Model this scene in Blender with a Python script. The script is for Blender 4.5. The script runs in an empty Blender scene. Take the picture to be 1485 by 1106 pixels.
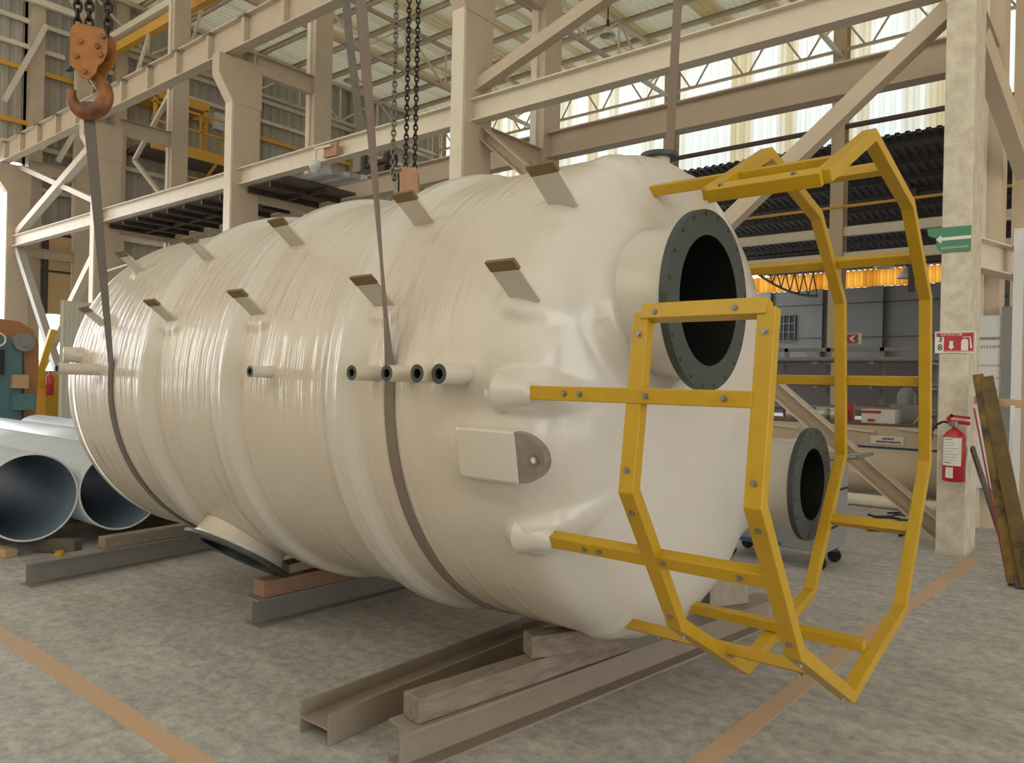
import bpy, math, random
from mathutils import Vector, Matrix
random.seed(4)
C = bpy.context.scene.collection
S = bpy.context.scene
PI = math.pi
R_ = math.radians

# ------------------------------------------------------------------ camera
F, CY, ROLL, H = 1100., 555., 0.022, 1.5
yaw = math.atan2(1342, 1100)
cam = bpy.data.cameras.new('camera'); camo = bpy.data.objects.new('camera', cam); C.objects.link(camo)
fwd = Vector((-math.cos(yaw), math.sin(yaw), 0))
right = Vector((math.sin(yaw), math.cos(yaw), 0))
up0 = Vector((0, 0, 1))
rr = right * math.cos(ROLL) + up0 * math.sin(ROLL)
uu = -right * math.sin(ROLL) + up0 * math.cos(ROLL)
M = Matrix((rr, uu, -fwd)).transposed().to_4x4(); M.translation = Vector((0, 0, H))
camo.matrix_world = M
cam.sensor_fit = 'HORIZONTAL'; cam.sensor_width = 36.0; cam.lens = 36.0 * F / 1485.0
cam.shift_y = (CY - 553.0) / 1485.0
cam.clip_start = 0.05; cam.clip_end = 300
S.camera = camo

# ------------------------------------------------------------------ world, light, exposure
w = bpy.data.worlds.new('sky'); S.world = w; w.use_nodes = True
nt = w.node_tree; nt.nodes.clear()
out = nt.nodes.new('ShaderNodeOutputWorld'); bg = nt.nodes.new('ShaderNodeBackground')
geo = nt.nodes.new('ShaderNodeNewGeometry'); sep = nt.nodes.new('ShaderNodeSeparateXYZ')
ramp = nt.nodes.new('ShaderNodeValToRGB')
mp = nt.nodes.new('ShaderNodeMapRange')
nt.links.new(geo.outputs['Incoming'], sep.inputs[0]); nt.links.new(sep.outputs['Z'], mp.inputs['Value'])
mp.inputs['From Min'].default_value = 1.0; mp.inputs['From Max'].default_value = -1.0
nt.links.new(mp.outputs[0], ramp.inputs[0])
e = ramp.color_ramp.elements
e[0].position = 0.0; e[0].color = (0.80, 0.90, 1.0, 1)
e[1].position = 1.0; e[1].color = (0.62, 0.55, 0.45, 1)
a = ramp.color_ramp.elements.new(0.49); a.color = (1.0, 0.99, 0.97, 1)
a = ramp.color_ramp.elements.new(0.52); a.color = (0.75, 0.68, 0.58, 1)
# Incoming points from the sky towards the scene, so z is flipped: map so that 0 = zenith
mp.inputs['From Min'].default_value = -1.0; mp.inputs['From Max'].default_value = 1.0
nt.links.new(ramp.outputs[0], bg.inputs['Color']); bg.inputs['Strength'].default_value = 4.3
nt.links.new(bg.outputs[0], out.inputs[0])
S.view_settings.view_transform = 'Standard'; S.view_settings.look = 'None'
S.view_settings.exposure = -0.14; S.view_settings.gamma = 1.0; S.view_settings.use_curve_mapping = False

# ------------------------------------------------------------------ materials
def mat(name, col, rough=.5, metal=0., col2=None, nscale=4., namt=.5, bump=0., bscale=30., coat=0., stretch=(1, 1, 1), spec=.5):
    m = bpy.data.materials.new(name); m.use_nodes = True
    n = m.node_tree; b = n.nodes['Principled BSDF']
    b.inputs['Base Color'].default_value = (*col, 1); b.inputs['Roughness'].default_value = rough
    b.inputs['Metallic'].default_value = metal; b.inputs['Coat Weight'].default_value = coat
    b.inputs['Specular IOR Level'].default_value = spec
    b.inputs['Coat Roughness'].default_value = .12
    tc = n.nodes.new('ShaderNodeTexCoord'); mpg = n.nodes.new('ShaderNodeMapping')
    mpg.inputs['Scale'].default_value = stretch
    n.links.new(tc.outputs['Object'], mpg.inputs[0])
    if col2:
        t = n.nodes.new('ShaderNodeTexNoise'); t.inputs['Scale'].default_value = nscale; t.inputs['Detail'].default_value = 6
        t.inputs['Roughness'].default_value = .65
        rp = n.nodes.new('ShaderNodeValToRGB'); rp.color_ramp.elements[0].position = .5 - namt / 2; rp.color_ramp.elements[1].position = .5 + namt / 2
        rp.color_ramp.elements[0].color = (*col, 1); rp.color_ramp.elements[1].color = (*col2, 1)
        n.links.new(mpg.outputs[0], t.inputs['Vector']); n.links.new(t.outputs['Fac'], rp.inputs[0])
        n.links.new(rp.outputs[0], b.inputs['Base Color'])
    if bump:
        t2 = n.nodes.new('ShaderNodeTexNoise'); t2.inputs['Scale'].default_value = bscale; t2.inputs['Detail'].default_value = 4
        bp = n.nodes.new('ShaderNodeBump'); bp.inputs['Strength'].default_value = bump; bp.inputs['Distance'].default_value = .01
        n.links.new(mpg.outputs[0], t2.inputs['Vector']); n.links.new(t2.outputs['Fac'], bp.inputs['Height'])
        n.links.new(bp.outputs[0], b.inputs['Normal'])
    return m

m_steel = mat('cream_steel_paint', (.57, .475, .37), .45, col2=(.48, .39, .30), nscale=3, namt=.7, bump=.05)
m_white = mat('pale_steel_paint', (.72, .66, .56), .4, col2=(.62, .54, .44), nscale=4, namt=.7)
m_col5 = mat('scuffed_cream_paint', (.66, .61, .50), .5, col2=(.50, .44, .35), nscale=7, namt=.25, bump=.2, bscale=12)
m_sheet = mat('grey_corrugated_sheet', (.46, .43, .38), .5, col2=(.38, .35, .31), nscale=.8, namt=.6)
m_sheetw = mat('cream_corrugated_sheet', (.62, .60, .50), .5)
m_roof = mat('galvanised_roof_sheet', (.74, .70, .56), .45, col2=(.62, .60, .50), nscale=.5, namt=.5)
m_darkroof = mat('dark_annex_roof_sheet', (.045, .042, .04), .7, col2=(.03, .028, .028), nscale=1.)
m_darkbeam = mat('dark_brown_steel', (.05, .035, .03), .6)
m_deck = mat('brown_deck_underside', (.12, .08, .07), .7)
m_yellow = mat('safety_yellow_frp', (.54, .325, .006), .42, col2=(.45, .265, .005), nscale=9, namt=.6, bump=.12, bscale=60, coat=.15)
m_yel2 = mat('faded_yellow_paint', (.65, .36, .05), .5)
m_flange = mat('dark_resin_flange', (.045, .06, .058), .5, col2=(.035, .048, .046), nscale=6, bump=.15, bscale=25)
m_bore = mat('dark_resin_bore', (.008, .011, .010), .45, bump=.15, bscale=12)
m_bolt = mat('grey_bolt_steel', (.30, .29, .27), .35, .8)
m_tip = mat('bare_laminate_tip', (.22, .14, .055), .6, col2=(.17, .11, .05), nscale=20)
m_lam = mat('grey_laminate_disc', (.30, .25, .21), .4, col2=(.18, .15, .13), nscale=12, namt=.4, bump=.5, bscale=25, coat=.3)
m_strap = mat('dusty_grey_webbing', (.15, .135, .115), .85, bump=.5, bscale=200)
m_strap2 = mat('brown_webbing', (.22, .17, .14), .85, bump=.5, bscale=200)
m_chain = mat('black_oiled_chain', (.035, .032, .03), .35, .7)
m_galv = mat('worn_grey_chain', (.18, .16, .14), .4, .8)
m_hook = mat('rusty_orange_hoist', (.40, .15, .02), .55, col2=(.25, .10, .03), nscale=14, namt=.4, bump=.2, bscale=30)
m_hook2 = mat('pale_orange_hoist', (.45, .24, .13), .6, col2=(.32, .18, .11), nscale=12, namt=.4)
m_hookm = mat('brown_forged_hook', (.09, .04, .02), .45, .2, col2=(.30, .11, .02), nscale=9, namt=.3)
m_wood = mat('weathered_timber', (.31, .245, .195), .8, col2=(.14, .11, .09), nscale=5, namt=.5, stretch=(6, 1, 6), bump=.4, bscale=18)
m_woodr = mat('reddish_timber', (.36, .21, .14), .75, col2=(.22, .13, .09), nscale=5, namt=.6, stretch=(6, 1, 6), bump=.3, bscale=18)
m_woodd = mat('dark_grey_timber', (.10, .085, .075), .8, col2=(.16, .13, .11), nscale=6)
m_ibeam = mat('brown_primer_beam', (.30, .25, .20), .5, col2=(.24, .19, .15), nscale=5, namt=.6, bump=.05)
m_ibeam2 = mat('grey_primer_beam', (.20, .19, .17), .5, col2=(.25, .23, .20), nscale=5, namt=.6)
m_pipeo = mat('pale_resin_pipe', (.62, .66, .74), .35, col2=(.5, .54, .62), nscale=2, stretch=(8, 1, 1), bump=.2, bscale=8)
m_pipei = mat('blue_grey_pipe_bore', (.17, .25, .34), .25, col2=(.24, .33, .42), nscale=3, namt=.5, bump=.1, bscale=12)  # blue lifted in the colour to imitate light reflected inside the bore
m_blue = mat('teal_machine_paint', (.07, .16, .19), .45, col2=(.10, .20, .22), nscale=6)
m_orange = mat('orange_brown_casting', (.36, .16, .06), .55)
m_cart = mat('grey_cabinet_paint', (.25, .25, .245), .45, col2=(.21, .21, .205), nscale=3)
m_black = mat('black_rubber', (.015, .015, .015), .6)
m_red = mat('extinguisher_red', (.42, .015, .02), .3, coat=.4)
m_signred = mat('sign_red', (.42, .035, .04), .5)
m_signwhite = mat('sign_white', (.72, .70, .66), .5)
m_signgreen = mat('sign_green', (.06, .23, .13), .5)
m_ink = mat('black_ink', (.02, .02, .02), .6)
m_ladder = mat('dirty_brown_fibreglass', (.045, .03, .018), .7, col2=(.20, .12, .02), nscale=6, namt=.18, stretch=(1, 1, .4))
m_ladder2 = mat('worn_yellow_fibreglass', (.17, .10, .015), .65, col2=(.06, .04, .02), nscale=5, namt=.4)
m_block = mat('grey_painted_blockwork', (.20, .20, .19), .8, col2=(.17, .17, .16), nscale=.6)
m_wallc = mat('cream_plaster', (.60, .50, .37), .7, col2=(.52, .42, .31), nscale=1.5)
m_board = mat('white_panel', (.68, .69, .70), .4)
m_tan = mat('tan_plywood', (.52, .36, .19), .7, col2=(.46, .31, .16), nscale=2)
m_card = mat('white_carton', (.7, .66, .62), .7)
m_tin = mat('pale_tin', (.55, .56, .54), .35, .4)
m_blue2 = mat('blue_tarp', (.03, .09, .22), .6)
m_pallet = mat('pale_block_timber', (.40, .34, .26), .8, col2=(.25, .21, .17), nscale=9)
m_lamp = mat('white_lamp_shade', (.62, .62, .60), .35)
m_pipes = mat('grey_rack_pipe', (.22, .23, .22), .5)

def tank_mat():
    m = mat('cream_gelcoat', (.57, .495, .415), .28, col2=(.64, .575, .49), nscale=2.2, namt=.5, coat=.35)
    n = m.node_tree; b = n.nodes['Principled BSDF']
    tc = n.nodes.new('ShaderNodeTexCoord')
    mp1 = n.nodes.new('ShaderNodeMapping'); mp1.inputs['Scale'].default_value = (22, 1.3, 1.3)
    n1 = n.nodes.new('ShaderNodeTexNoise'); n1.inputs['Scale'].default_value = 1.0; n1.inputs['Detail'].default_value = 3
    n2 = n.nodes.new('ShaderNodeTexNoise'); n2.inputs['Scale'].default_value = 26; n2.inputs['Detail'].default_value = 3
    n3 = n.nodes.new('ShaderNodeTexNoise'); n3.inputs['Scale'].default_value = 5; n3.inputs['Detail'].default_value = 3
    # the filament ridges stop at the head
    sp = n.nodes.new('ShaderNodeSeparateXYZ'); mr = n.nodes.new('ShaderNodeMapRange')
    mr.inputs['From Min'].default_value = -1.75; mr.inputs['From Max'].default_value = -2.1
    mr.inputs['To Min'].default_value = .03; mr.inputs['To Max'].default_value = 1
    mu = n.nodes.new('ShaderNodeMath'); mu.operation = 'MULTIPLY'
    n.links.new(tc.outputs['Object'], mp1.inputs[0]); n.links.new(mp1.outputs[0], n1.inputs['Vector'])
    n.links.new(tc.outputs['Object'], n2.inputs['Vector']); n.links.new(tc.outputs['Object'], n3.inputs['Vector'])
    n.links.new(tc.outputs['Object'], sp.inputs[0]); n.links.new(sp.outputs['X'], mr.inputs['Value'])
    n.links.new(n1.outputs['Fac'], mu.inputs[0]); n.links.new(mr.outputs[0], mu.inputs[1])
    base = b.inputs['Base Color'].links[0].from_socket
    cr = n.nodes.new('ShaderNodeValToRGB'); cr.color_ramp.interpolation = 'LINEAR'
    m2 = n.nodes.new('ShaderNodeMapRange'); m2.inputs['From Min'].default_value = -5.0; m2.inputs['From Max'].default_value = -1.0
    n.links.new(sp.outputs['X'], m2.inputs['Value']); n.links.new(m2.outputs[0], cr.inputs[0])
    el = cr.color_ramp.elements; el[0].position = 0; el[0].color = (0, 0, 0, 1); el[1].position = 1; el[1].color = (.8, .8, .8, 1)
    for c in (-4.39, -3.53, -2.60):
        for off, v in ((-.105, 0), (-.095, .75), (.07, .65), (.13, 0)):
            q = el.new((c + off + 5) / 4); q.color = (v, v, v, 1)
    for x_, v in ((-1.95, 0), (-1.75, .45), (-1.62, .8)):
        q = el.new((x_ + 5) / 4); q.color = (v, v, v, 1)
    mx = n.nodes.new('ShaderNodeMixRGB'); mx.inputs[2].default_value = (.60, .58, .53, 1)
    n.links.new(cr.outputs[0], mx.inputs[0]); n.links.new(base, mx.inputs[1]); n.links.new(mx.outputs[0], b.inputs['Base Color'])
    b1 = n.nodes.new('ShaderNodeBump'); b1.inputs['Strength'].default_value = .62; b1.inputs['Distance'].default_value = .022
    b2 = n.nodes.new('ShaderNodeBump'); b2.inputs['Strength'].default_value = .10; b2.inputs['Distance'].default_value = .006
    b3 = n.nodes.new('ShaderNodeBump'); b3.inputs['Strength'].default_value = .25; b3.inputs['Distance'].default_value = .03
    n.links.new(mu.outputs[0], b1.inputs['Height']); n.links.new(n2.outputs['Fac'], b2.inputs['Height'])
    n.links.new(n3.outputs['Fac'], b3.inputs['Height'])
    n.links.new(b1.outputs[0], b2.inputs['Normal']); n.links.new(b2.outputs[0], b3.inputs['Normal'])
    n.links.new(b3.outputs[0], b.inputs['Normal']); n.links.new(b3.outputs[0], b.inputs['Coat Normal'])
    return m
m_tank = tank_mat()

def glow_sheet(name, col, tr=.75):
    m = bpy.data.materials.new(name); m.use_nodes = True; n = m.node_tree
    n.nodes.clear(); o = n.nodes.new('ShaderNodeOutputMaterial'); mx = n.nodes.new('ShaderNodeMixShader')
    t = n.nodes.new('ShaderNodeBsdfTranslucent'); d = n.nodes.new('ShaderNodeBsdfDiffuse')
    tc = n.nodes.new('ShaderNodeTexCoord'); mpg = n.nodes.new('ShaderNodeMapping'); mpg.inputs['Scale'].default_value = (1.1, .0, .01)
    ns = n.nodes.new('ShaderNodeTexNoise'); ns.inputs['Scale'].default_value = 1.; ns.inputs['Detail'].default_value = 3
    rp = n.nodes.new('ShaderNodeValToRGB')
    rp.color_ramp.elements[0].position = .40; rp.color_ramp.elements[0].color = (col[0] * .72, col[1] * .60, col[2] * .40, 1)
    rp.color_ramp.elements[1].position = .52; rp.color_ramp.elements[1].color = (*col, 1)
    n.links.new(tc.outputs['Object'], mpg.inputs[0]); n.links.new(mpg.outputs[0], ns.inputs['Vector']); n.links.new(ns.outputs['Fac'], rp.inputs[0])
    n.links.new(rp.outputs[0], t.inputs['Color']); n.links.new(rp.outputs[0], d.inputs['Color'])
    mx.inputs[0].default_value = 1 - tr
    n.links.new(t.outputs[0], mx.inputs[1]); n.links.new(d.outputs[0], mx.inputs[2]); n.links.new(mx.outputs[0], o.inputs[0])
    return m
m_glow = glow_sheet('translucent_wall_sheet', (.72, .76, .73), .6)
m_amber = glow_sheet('amber_translucent_sheet', (.42, .20, .03), .9)
m_fillwall = glow_sheet('translucent_roof_sheet', (.80, .79, .70), .7)  # sheet for the added near wall, passes fill light to the tank
m_roofa = glow_sheet('aged_translucent_roof', (.68, .64, .48), .09)  # slight translucency makes the metal roof glow in place of light falling on it
m_roofs = glow_sheet('faded_translucent_roof_sheet', (.42, .41, .36), .4)  # translucency set to limit top light through the added main roof

def floor_mat():
    m = mat('worn_concrete', (.53, .51, .485), .62, col2=(.435, .42, .40), nscale=.9, namt=.45, bump=.35, bscale=40)
    n = m.node_tree; b = n.nodes['Principled BSDF']
    src = b.inputs['Base Color'].links[0].from_socket
    tc = n.nodes.new('ShaderNodeTexCoord')
    t = n.nodes.new('ShaderNodeTexNoise'); t.inputs['Scale'].default_value = 14; t.inputs['Detail'].default_value = 12; t.inputs['Roughness'].default_value = .75
    mpg = n.nodes.new('ShaderNodeMapping'); mpg.inputs['Rotation'].default_value = (0, 0, 1.1); mpg.inputs['Scale'].default_value = (.35, 1.3, 1)
    t2 = n.nodes.new('ShaderNodeTexNoise'); t2.inputs['Scale'].default_value = 4; t2.inputs['Detail'].default_value = 8; t2.inputs['Roughness'].default_value = .7
    r1 = n.nodes.new('ShaderNodeValToRGB'); r1.color_ramp.elements[0].position = .40; r1.color_ramp.elements[0].color = (.50, .49, .47, 1)
    r1.color_ramp.elements[1].position = .6; r1.color_ramp.elements[1].color = (1.12, 1.12, 1.1, 1)
    r2 = n.nodes.new('ShaderNodeValToRGB'); r2.color_ramp.elements[0].position = .35; r2.color_ramp.elements[0].color = (.66, .65, .64, 1)
    r2.color_ramp.elements[1].position = .62; r2.color_ramp.elements[1].color = (1.08, 1.08, 1.08, 1)
    n.links.new(tc.outputs['Object'], t.inputs['Vector']); n.links.new(tc.outputs['Object'], mpg.inputs[0]); n.links.new(mpg.outputs[0], t2.inputs['Vector'])
    n.links.new(t.outputs['Fac'], r1.inputs[0]); n.links.new(t2.outputs['Fac'], r2.inputs[0])
    a1 = n.nodes.new('ShaderNodeMixRGB'); a1.blend_type = 'MULTIPLY'; a1.inputs[0].default_value = .6
    a2 = n.nodes.new('ShaderNodeMixRGB'); a2.blend_type = 'MULTIPLY'; a2.inputs[0].default_value = .6
    n.links.new(src, a1.inputs[1]); n.links.new(r1.outputs[0], a1.inputs[2]); n.links.new(a1.outputs[0], a2.inputs[1]); n.links.new(r2.outputs[0], a2.inputs[2])
    n.links.new(a2.outputs[0], b.inputs['Base Color'])
    return m
m_floor = floor_mat()
m_line = mat('worn_orange_floor_paint', (.60, .36, .20), .6, col2=(.46, .36, .27), nscale=3.2, namt=.5, bump=.3, bscale=40)

# ------------------------------------------------------------------ helpers
class MB:
    def __init__(s): s.v = []; s.f = []; s.sm = []
    def add(s, vs, fs, smooth=False):
        k = len(s.v); s.v += [tuple(v) for v in vs]; s.f += [tuple(i + k for i in f) for f in fs]; s.sm += [smooth] * len(fs); return s
    def box(s, x0, x1, y0, y1, z0, z1):
        return s.add([(x0, y0, z0), (x1, y0, z0), (x1, y1, z0), (x0, y1, z0), (x0, y0, z1), (x1, y0, z1), (x1, y1, z1), (x0, y1, z1)],
              [(0, 3, 2, 1), (4, 5, 6, 7), (0, 1, 5, 4), (1, 2, 6, 5), (2, 3, 7, 6), (3, 0, 4, 7)])
    def frame(s, p, q, ref=(0, 0, 1)):
        p = Vector(p); q = Vector(q); d = (q - p).normalized(); r = Vector(ref)
        if abs(d.dot(r)) > .98: r = Vector((1, 0, 0))
        a = d.cross(r).normalized(); b = a.cross(d).normalized(); return p, q, a, b
    def extr(s, prof, p, q, ref=(0, 0, 1)):           # prof = list of closed polygons [(a,b)...]
        p, q, a, b = s.frame(p, q, ref)
        for pr in prof:
            n = len(pr)
            vs = [p + a * u + b * v for u, v in pr] + [q + a * u + b * v for u, v in pr]
            s.add(vs, [tuple(range(n))[::-1], tuple(range(n, 2 * n))] + [(i, (i + 1) % n, (i + 1) % n + n, i + n) for i in range(n)])
        return s
    def bar(s, p, q, w, h, ref=(0, 0, 1)):
        return s.extr([[(-w / 2, -h / 2), (w / 2, -h / 2), (w / 2, h / 2), (-w / 2, h / 2)]], p, q, ref)
    def ibeam(s, p, q, w, h, tf=.015, tw=.012, ref=(0, 0, 1)):
        return s.extr([[(-w / 2, -h / 2), (w / 2, -h / 2), (w / 2, -h / 2 + tf), (tw / 2, -h / 2 + tf), (tw / 2, h / 2 - tf), (w / 2, h / 2 - tf),
                        (w / 2, h / 2), (-w / 2, h / 2), (-w / 2, h / 2 - tf), (-tw / 2, h / 2 - tf), (-tw / 2, -h / 2 + tf), (-w / 2, -h / 2 + tf)]], p, q, ref)
    def tube(s, p, q, r0, r1=None, n=14, caps=True, smooth=True):
        r1 = r0 if r1 is None else r1
        p, q, a, b = s.frame(p, q)
        vs = []
        for c, r in ((p, r0), (q, r1)):
            for i in range(n):
                t = 2 * PI * i / n; vs.append(c + a * (r * math.cos(t)) + b * (r * math.sin(t)))
        s.add(vs, [(i, (i + 1) % n, (i + 1) % n + n, i + n) for i in range(n)], smooth)
        if caps: s.add(vs, [tuple(range(n))[::-1], tuple(range(n, 2 * n))])
        return s
    def path(s, pts, r, n=8):
        for i in range(len(pts) - 1): s.tube(pts[i], pts[i + 1], r, n=n)
        return s
    def lathe(s, o, ax, prof, n=40, smooth=True, closed=False, ref=(0, 0, 1)):   # prof = [(along, radius)]
        o = Vector(o); ax = Vector(ax).normalized()
        _, _, a, b = s.frame(o, o + ax, ref)
        vs = []
        for t, r in prof:
            for i in range(n):
                u = 2 * PI * i / n; vs.append(o + ax * t + a * (r * math.cos(u)) + b * (r * math.sin(u)))
        m = len(prof); fs = []
        for j in range(m if closed else m - 1):
            for i in range(n):
                j2 = (j + 1) % m
                fs.append((j * n + i, j * n + (i + 1) % n, j2 * n + (i + 1) % n, j2 * n + i))
        return s.add(vs, fs, smooth)
    def torus(s, c, a, b, R1, R2, r, n=16, k=6):        # oval ring, long half R1 along a, R2 along b
        c = Vector(c); a = Vector(a).normalized(); b = Vector(b).normalized(); nn = a.cross(b)
        vs = []
        for i in range(n):
            t = 2 * PI * i / n; ct, st = math.cos(t), math.sin(t)
            cen = c + a * (R1 * ct) + b * (R2 * st); o = (a * (ct * R2) + b * (st * R1)).normalized()
            for j in range(k):
                u = 2 * PI * j / k; vs.append(cen + o * (r * math.cos(u)) + nn * (r * math.sin(u)))
        return s.add(vs, [(i * k + j, ((i + 1) % n) * k + j, ((i + 1) % n) * k + (j + 1) % k, i * k + (j + 1) % k) for i in range(n) for j in range(k)], True)
    def prism(s, poly, axis, t0, t1):                   # poly in the plane across 'axis'
        def P(u, v, t): return {'x': (t, u, v), 'y': (u, t, v), 'z': (u, v, t)}[axis]
        n = len(poly)
        return s.add([P(u, v, t0) for u, v in poly] + [P(u, v, t1) for u, v in poly],
                     [tuple(range(n)), tuple(range(n, 2 * n))[::-1]] + [(i, i + n, (i + 1) % n + n, (i + 1) % n) for i in range(n)])
    def build(s, name, m, parent=None, bevel=0., autos=False):
        me = bpy.data.meshes.new(name); me.from_pydata(s.v, [], s.f); me.update()
        me.polygons.foreach_set('use_smooth', s.sm)
        if m: me.materials.append(m)
        import bmesh
        b = bmesh.new(); b.from_mesh(me); bmesh.ops.recalc_face_normals(b, faces=b.faces); b.to_mesh(me); b.free()
        o = bpy.data.objects.new(name, me); C.objects.link(o)
        if parent:
            o.parent = parent
            o.matrix_parent_inverse = base_inverse(parent)
        if bevel:
            md = o.modifiers.new('bevel', 'BEVEL'); md.width = bevel; md.segments = 2; md.limit_method = 'ANGLE'
        return o
def base_inverse(p):
    return Matrix.Translation(p.location).inverted()
def tag(o, label=None, cat=None, group=None, kind=None):
    if label: o['label'] = label
    if cat: o['category'] = cat
    if group: o['group'] = group
    if kind: o['kind'] = kind
    return o
def empty(name, loc, label, cat, group=None):
    o = bpy.data.objects.new(name, None); C.objects.link(o); o.location = loc; o.empty_display_size = .2
    return tag(o, label, cat, group)
def copy_tree(o, dv, parent=None):
    c = o.copy(); C.objects.link(c)
    if parent is None:
        c.location = o.location + Vector(dv)
    else: c.parent = parent
    for ch in list(o.children): copy_tree(ch, dv, c)
    return c
def struct(mb, name, m, label, cat='building', **k): return tag(mb.build(name, m, **k), label, cat, kind='structure')
def text(name, s, size, m, origin, ux, uy, parent, ext=.001, align='CENTER', squeeze=1.):
    cu = bpy.data.curves.new(name, 'FONT'); cu.body = s; cu.size = size; cu.extrude = ext; cu.align_x = align; cu.align_y = 'CENTER'
    t = bpy.data.objects.new(name, cu); C.objects.link(t)
    dg = bpy.context.evaluated_depsgraph_get(); dg.update()
    me = bpy.data.meshes.new_from_object(t.evaluated_get(dg)); bpy.data.objects.remove(t)
    ux = Vector(ux).normalized() * squeeze; uy = Vector(uy).normalized(); uz = ux.cross(uy).normalized()
    mm = Matrix((ux, uy, uz)).transposed().to_4x4(); mm.translation = Vector(origin)
    me.transform(mm); me.materials.clear(); me.materials.append(m)
    o = bpy.data.objects.new(name, me); C.objects.link(o); o.parent = parent
    if parent: o.matrix_parent_inverse = base_inverse(parent)
    return o
def corrug(p, along, upv, L, Hh, pitch, depth, nrm):
    """corrugated sheet: profile runs along 'along', extruded along 'upv'"""
    mb = MB(); p = Vector(p); A = Vector(along).normalized(); U_ = Vector(upv); N = Vector(nrm).normalized()
    n = int(L / pitch); pts = []
    for i in range(n):
        for f, d in ((0, 0), (.4, 0), (.5, 1), (.9, 1)): pts.append(((i + f) * pitch, d * depth))
    pts.append((n * pitch, 0))
    vs = [p + A * a + N * d for a, d in pts] + [p + A * a + N * d + U_ * Hh for a, d in pts]
    k = len(pts)
    mb.add(vs, [(i, i + 1, i + 1 + k, i + k) for i in range(k - 1)])
    return mb

# ================================================================== FLOOR AND SHELL
struct(MB().box(-60, 14, -8, 48, -.1, 0), 'floor', m_floor, 'worn grey concrete workshop floor', 'floor')
ol = MB().box(-26, 1, 1.475, 1.575, 0, .0025)
struct(ol, 'trim_1', m_line, 'orange painted line running along the floor towards the left', 'floor marking')
ol = MB().prism([(-1.385, 1.575), (-1.285, 1.575), (-1.215, 4.63), (-1.03, 8.0), (-1.13, 8.0), (-1.315, 4.63)], 'z', 0, .0025)
struct(ol, 'trim_2', m_line, 'orange painted line crossing the floor under the yellow cage', 'floor marking')
EX = -27.2
# end wall (left far): high above the open bay door, low beside it
struct(corrug((EX, -8, 8.05), (0, 1, 0), (0, 0, 1), 16.95, 6.6, .36, .05, (1, 0, 0)), 'wall_end_bay', m_sheet, 'grey corrugated end wall above the open bay door', 'wall')
struct(corrug((EX, 8.6, 3.4), (0, 1, 0), (0, 0, 1), 18.3, 11.0, .36, .05, (1, 0, 0)), 'wall_end_aisle', m_sheet, 'corrugated end wall of the side aisle', 'wall')
struct(corrug((EX - .6, 12.5, 0), (0, 1, 0), (0, 0, 1), 14.0, 3.4, .36, .05, (1, 0, 0)), 'wall_end_base', m_sheet, 'lower corrugated end wall of the side aisle', 'wall')
struct(MB().box(EX, 14, -8.2, -8, 0, 4.5), 'wall_near_lower', m_wallc, 'cream wall behind the viewer', 'wall')  # unseen wall, added to hold back frontal fill on the tank
struct(corrug((EX, -8, 4.5), (1, 0, 0), (0, 0, 1), 41, 9.9, .34, .06, (0, 1, 0)), 'wall_near_translucent', m_fillwall, 'translucent sheets high on the wall behind the viewer', 'wall')  # unseen clerestory, added to give soft fill from the camera side
struct(MB().box(13.8, 14, -8, 9, 6.5, 14.4).box(13.8, 14, 9, 48, 0, 14.4), 'wall_right_end', m_wallc, 'cream wall at the right end above an open bay door', 'wall')  # unseen end wall, added; its gap shapes the light on the tank head
# far translucent side wall and its annex
struct(corrug((EX, 26.9, 9.8), (1, 0, 0), (0, 0, 1), 40, 4.6, .34, .06, (0, -1, 0)), 'wall_side_translucent', m_glow, 'bright translucent corrugated side wall above the annex roof', 'wall')
struct(corrug((EX, 26.9, 0), (1, 0, 0), (0, 0, 1), 10, 9.8, .34, .06, (0, -1, 0)), 'wall_side_lower', m_sheet, 'lower corrugated side wall behind the tank', 'wall')
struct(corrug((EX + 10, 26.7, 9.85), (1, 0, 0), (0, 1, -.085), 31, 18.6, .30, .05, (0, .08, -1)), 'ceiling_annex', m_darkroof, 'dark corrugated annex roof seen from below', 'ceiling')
ORD = ['first', 'second', 'third', 'fourth', 'fifth', 'sixth', 'seventh', 'eighth', 'ninth', 'tenth', 'eleventh']
for i in range(11):
    y = 27.4 + i * 1.65
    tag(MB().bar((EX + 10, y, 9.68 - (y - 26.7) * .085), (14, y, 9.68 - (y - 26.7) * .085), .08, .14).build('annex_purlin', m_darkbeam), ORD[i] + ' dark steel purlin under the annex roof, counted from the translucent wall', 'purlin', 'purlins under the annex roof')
struct(corrug((-34, 45, 7.25), (1, 0, 0), (0, 0, 1), 42, .95, .34, .06, (0, -1, 0)), 'window_1', m_amber, 'amber translucent strip at the top of the annex wall', 'window')
bw = MB().box(-34, 8, 45, 45.3, 3.25, 7.25)
for x in (-20.5, -17.2, -14.2, -11.0, -7.8): bw.box(x - .35, x + .35, 44.75, 45, 3.6, 7.25); bw.prism([(45, 3.0), (44.3, 3.6), (45, 4.0)], 'x', x - .35, x + .35)
struct(bw, 'wall_annex_back', m_block, 'grey painted block wall with pilasters at the back of the annex', 'wall')
struct(MB().box(-34, 8, 47.5, 47.8, 0, 3.4), 'wall_annex_recess', m_darkbeam, 'dark recess below the grey block wall', 'wall')  # dark colour stands in for the shadow below the block wall
wg = MB().box(-16.4, -15.45, 44.92, 44.98, 4.35, 5.85)
struct(wg, 'window_2', m_black, 'small dark barred window in the grey block wall', 'window')
gb = MB()
for k in range(4): gb.box(-16.4 + k * .32 - .02, -16.4 + k * .32 + .02, 44.86, 44.92, 4.35, 5.85)
for k in range(4): gb.box(-16.42, -15.42, 44.85, 44.9, 4.35 + k * .5 - .02, 4.35 + k * .5 + .02)
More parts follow.
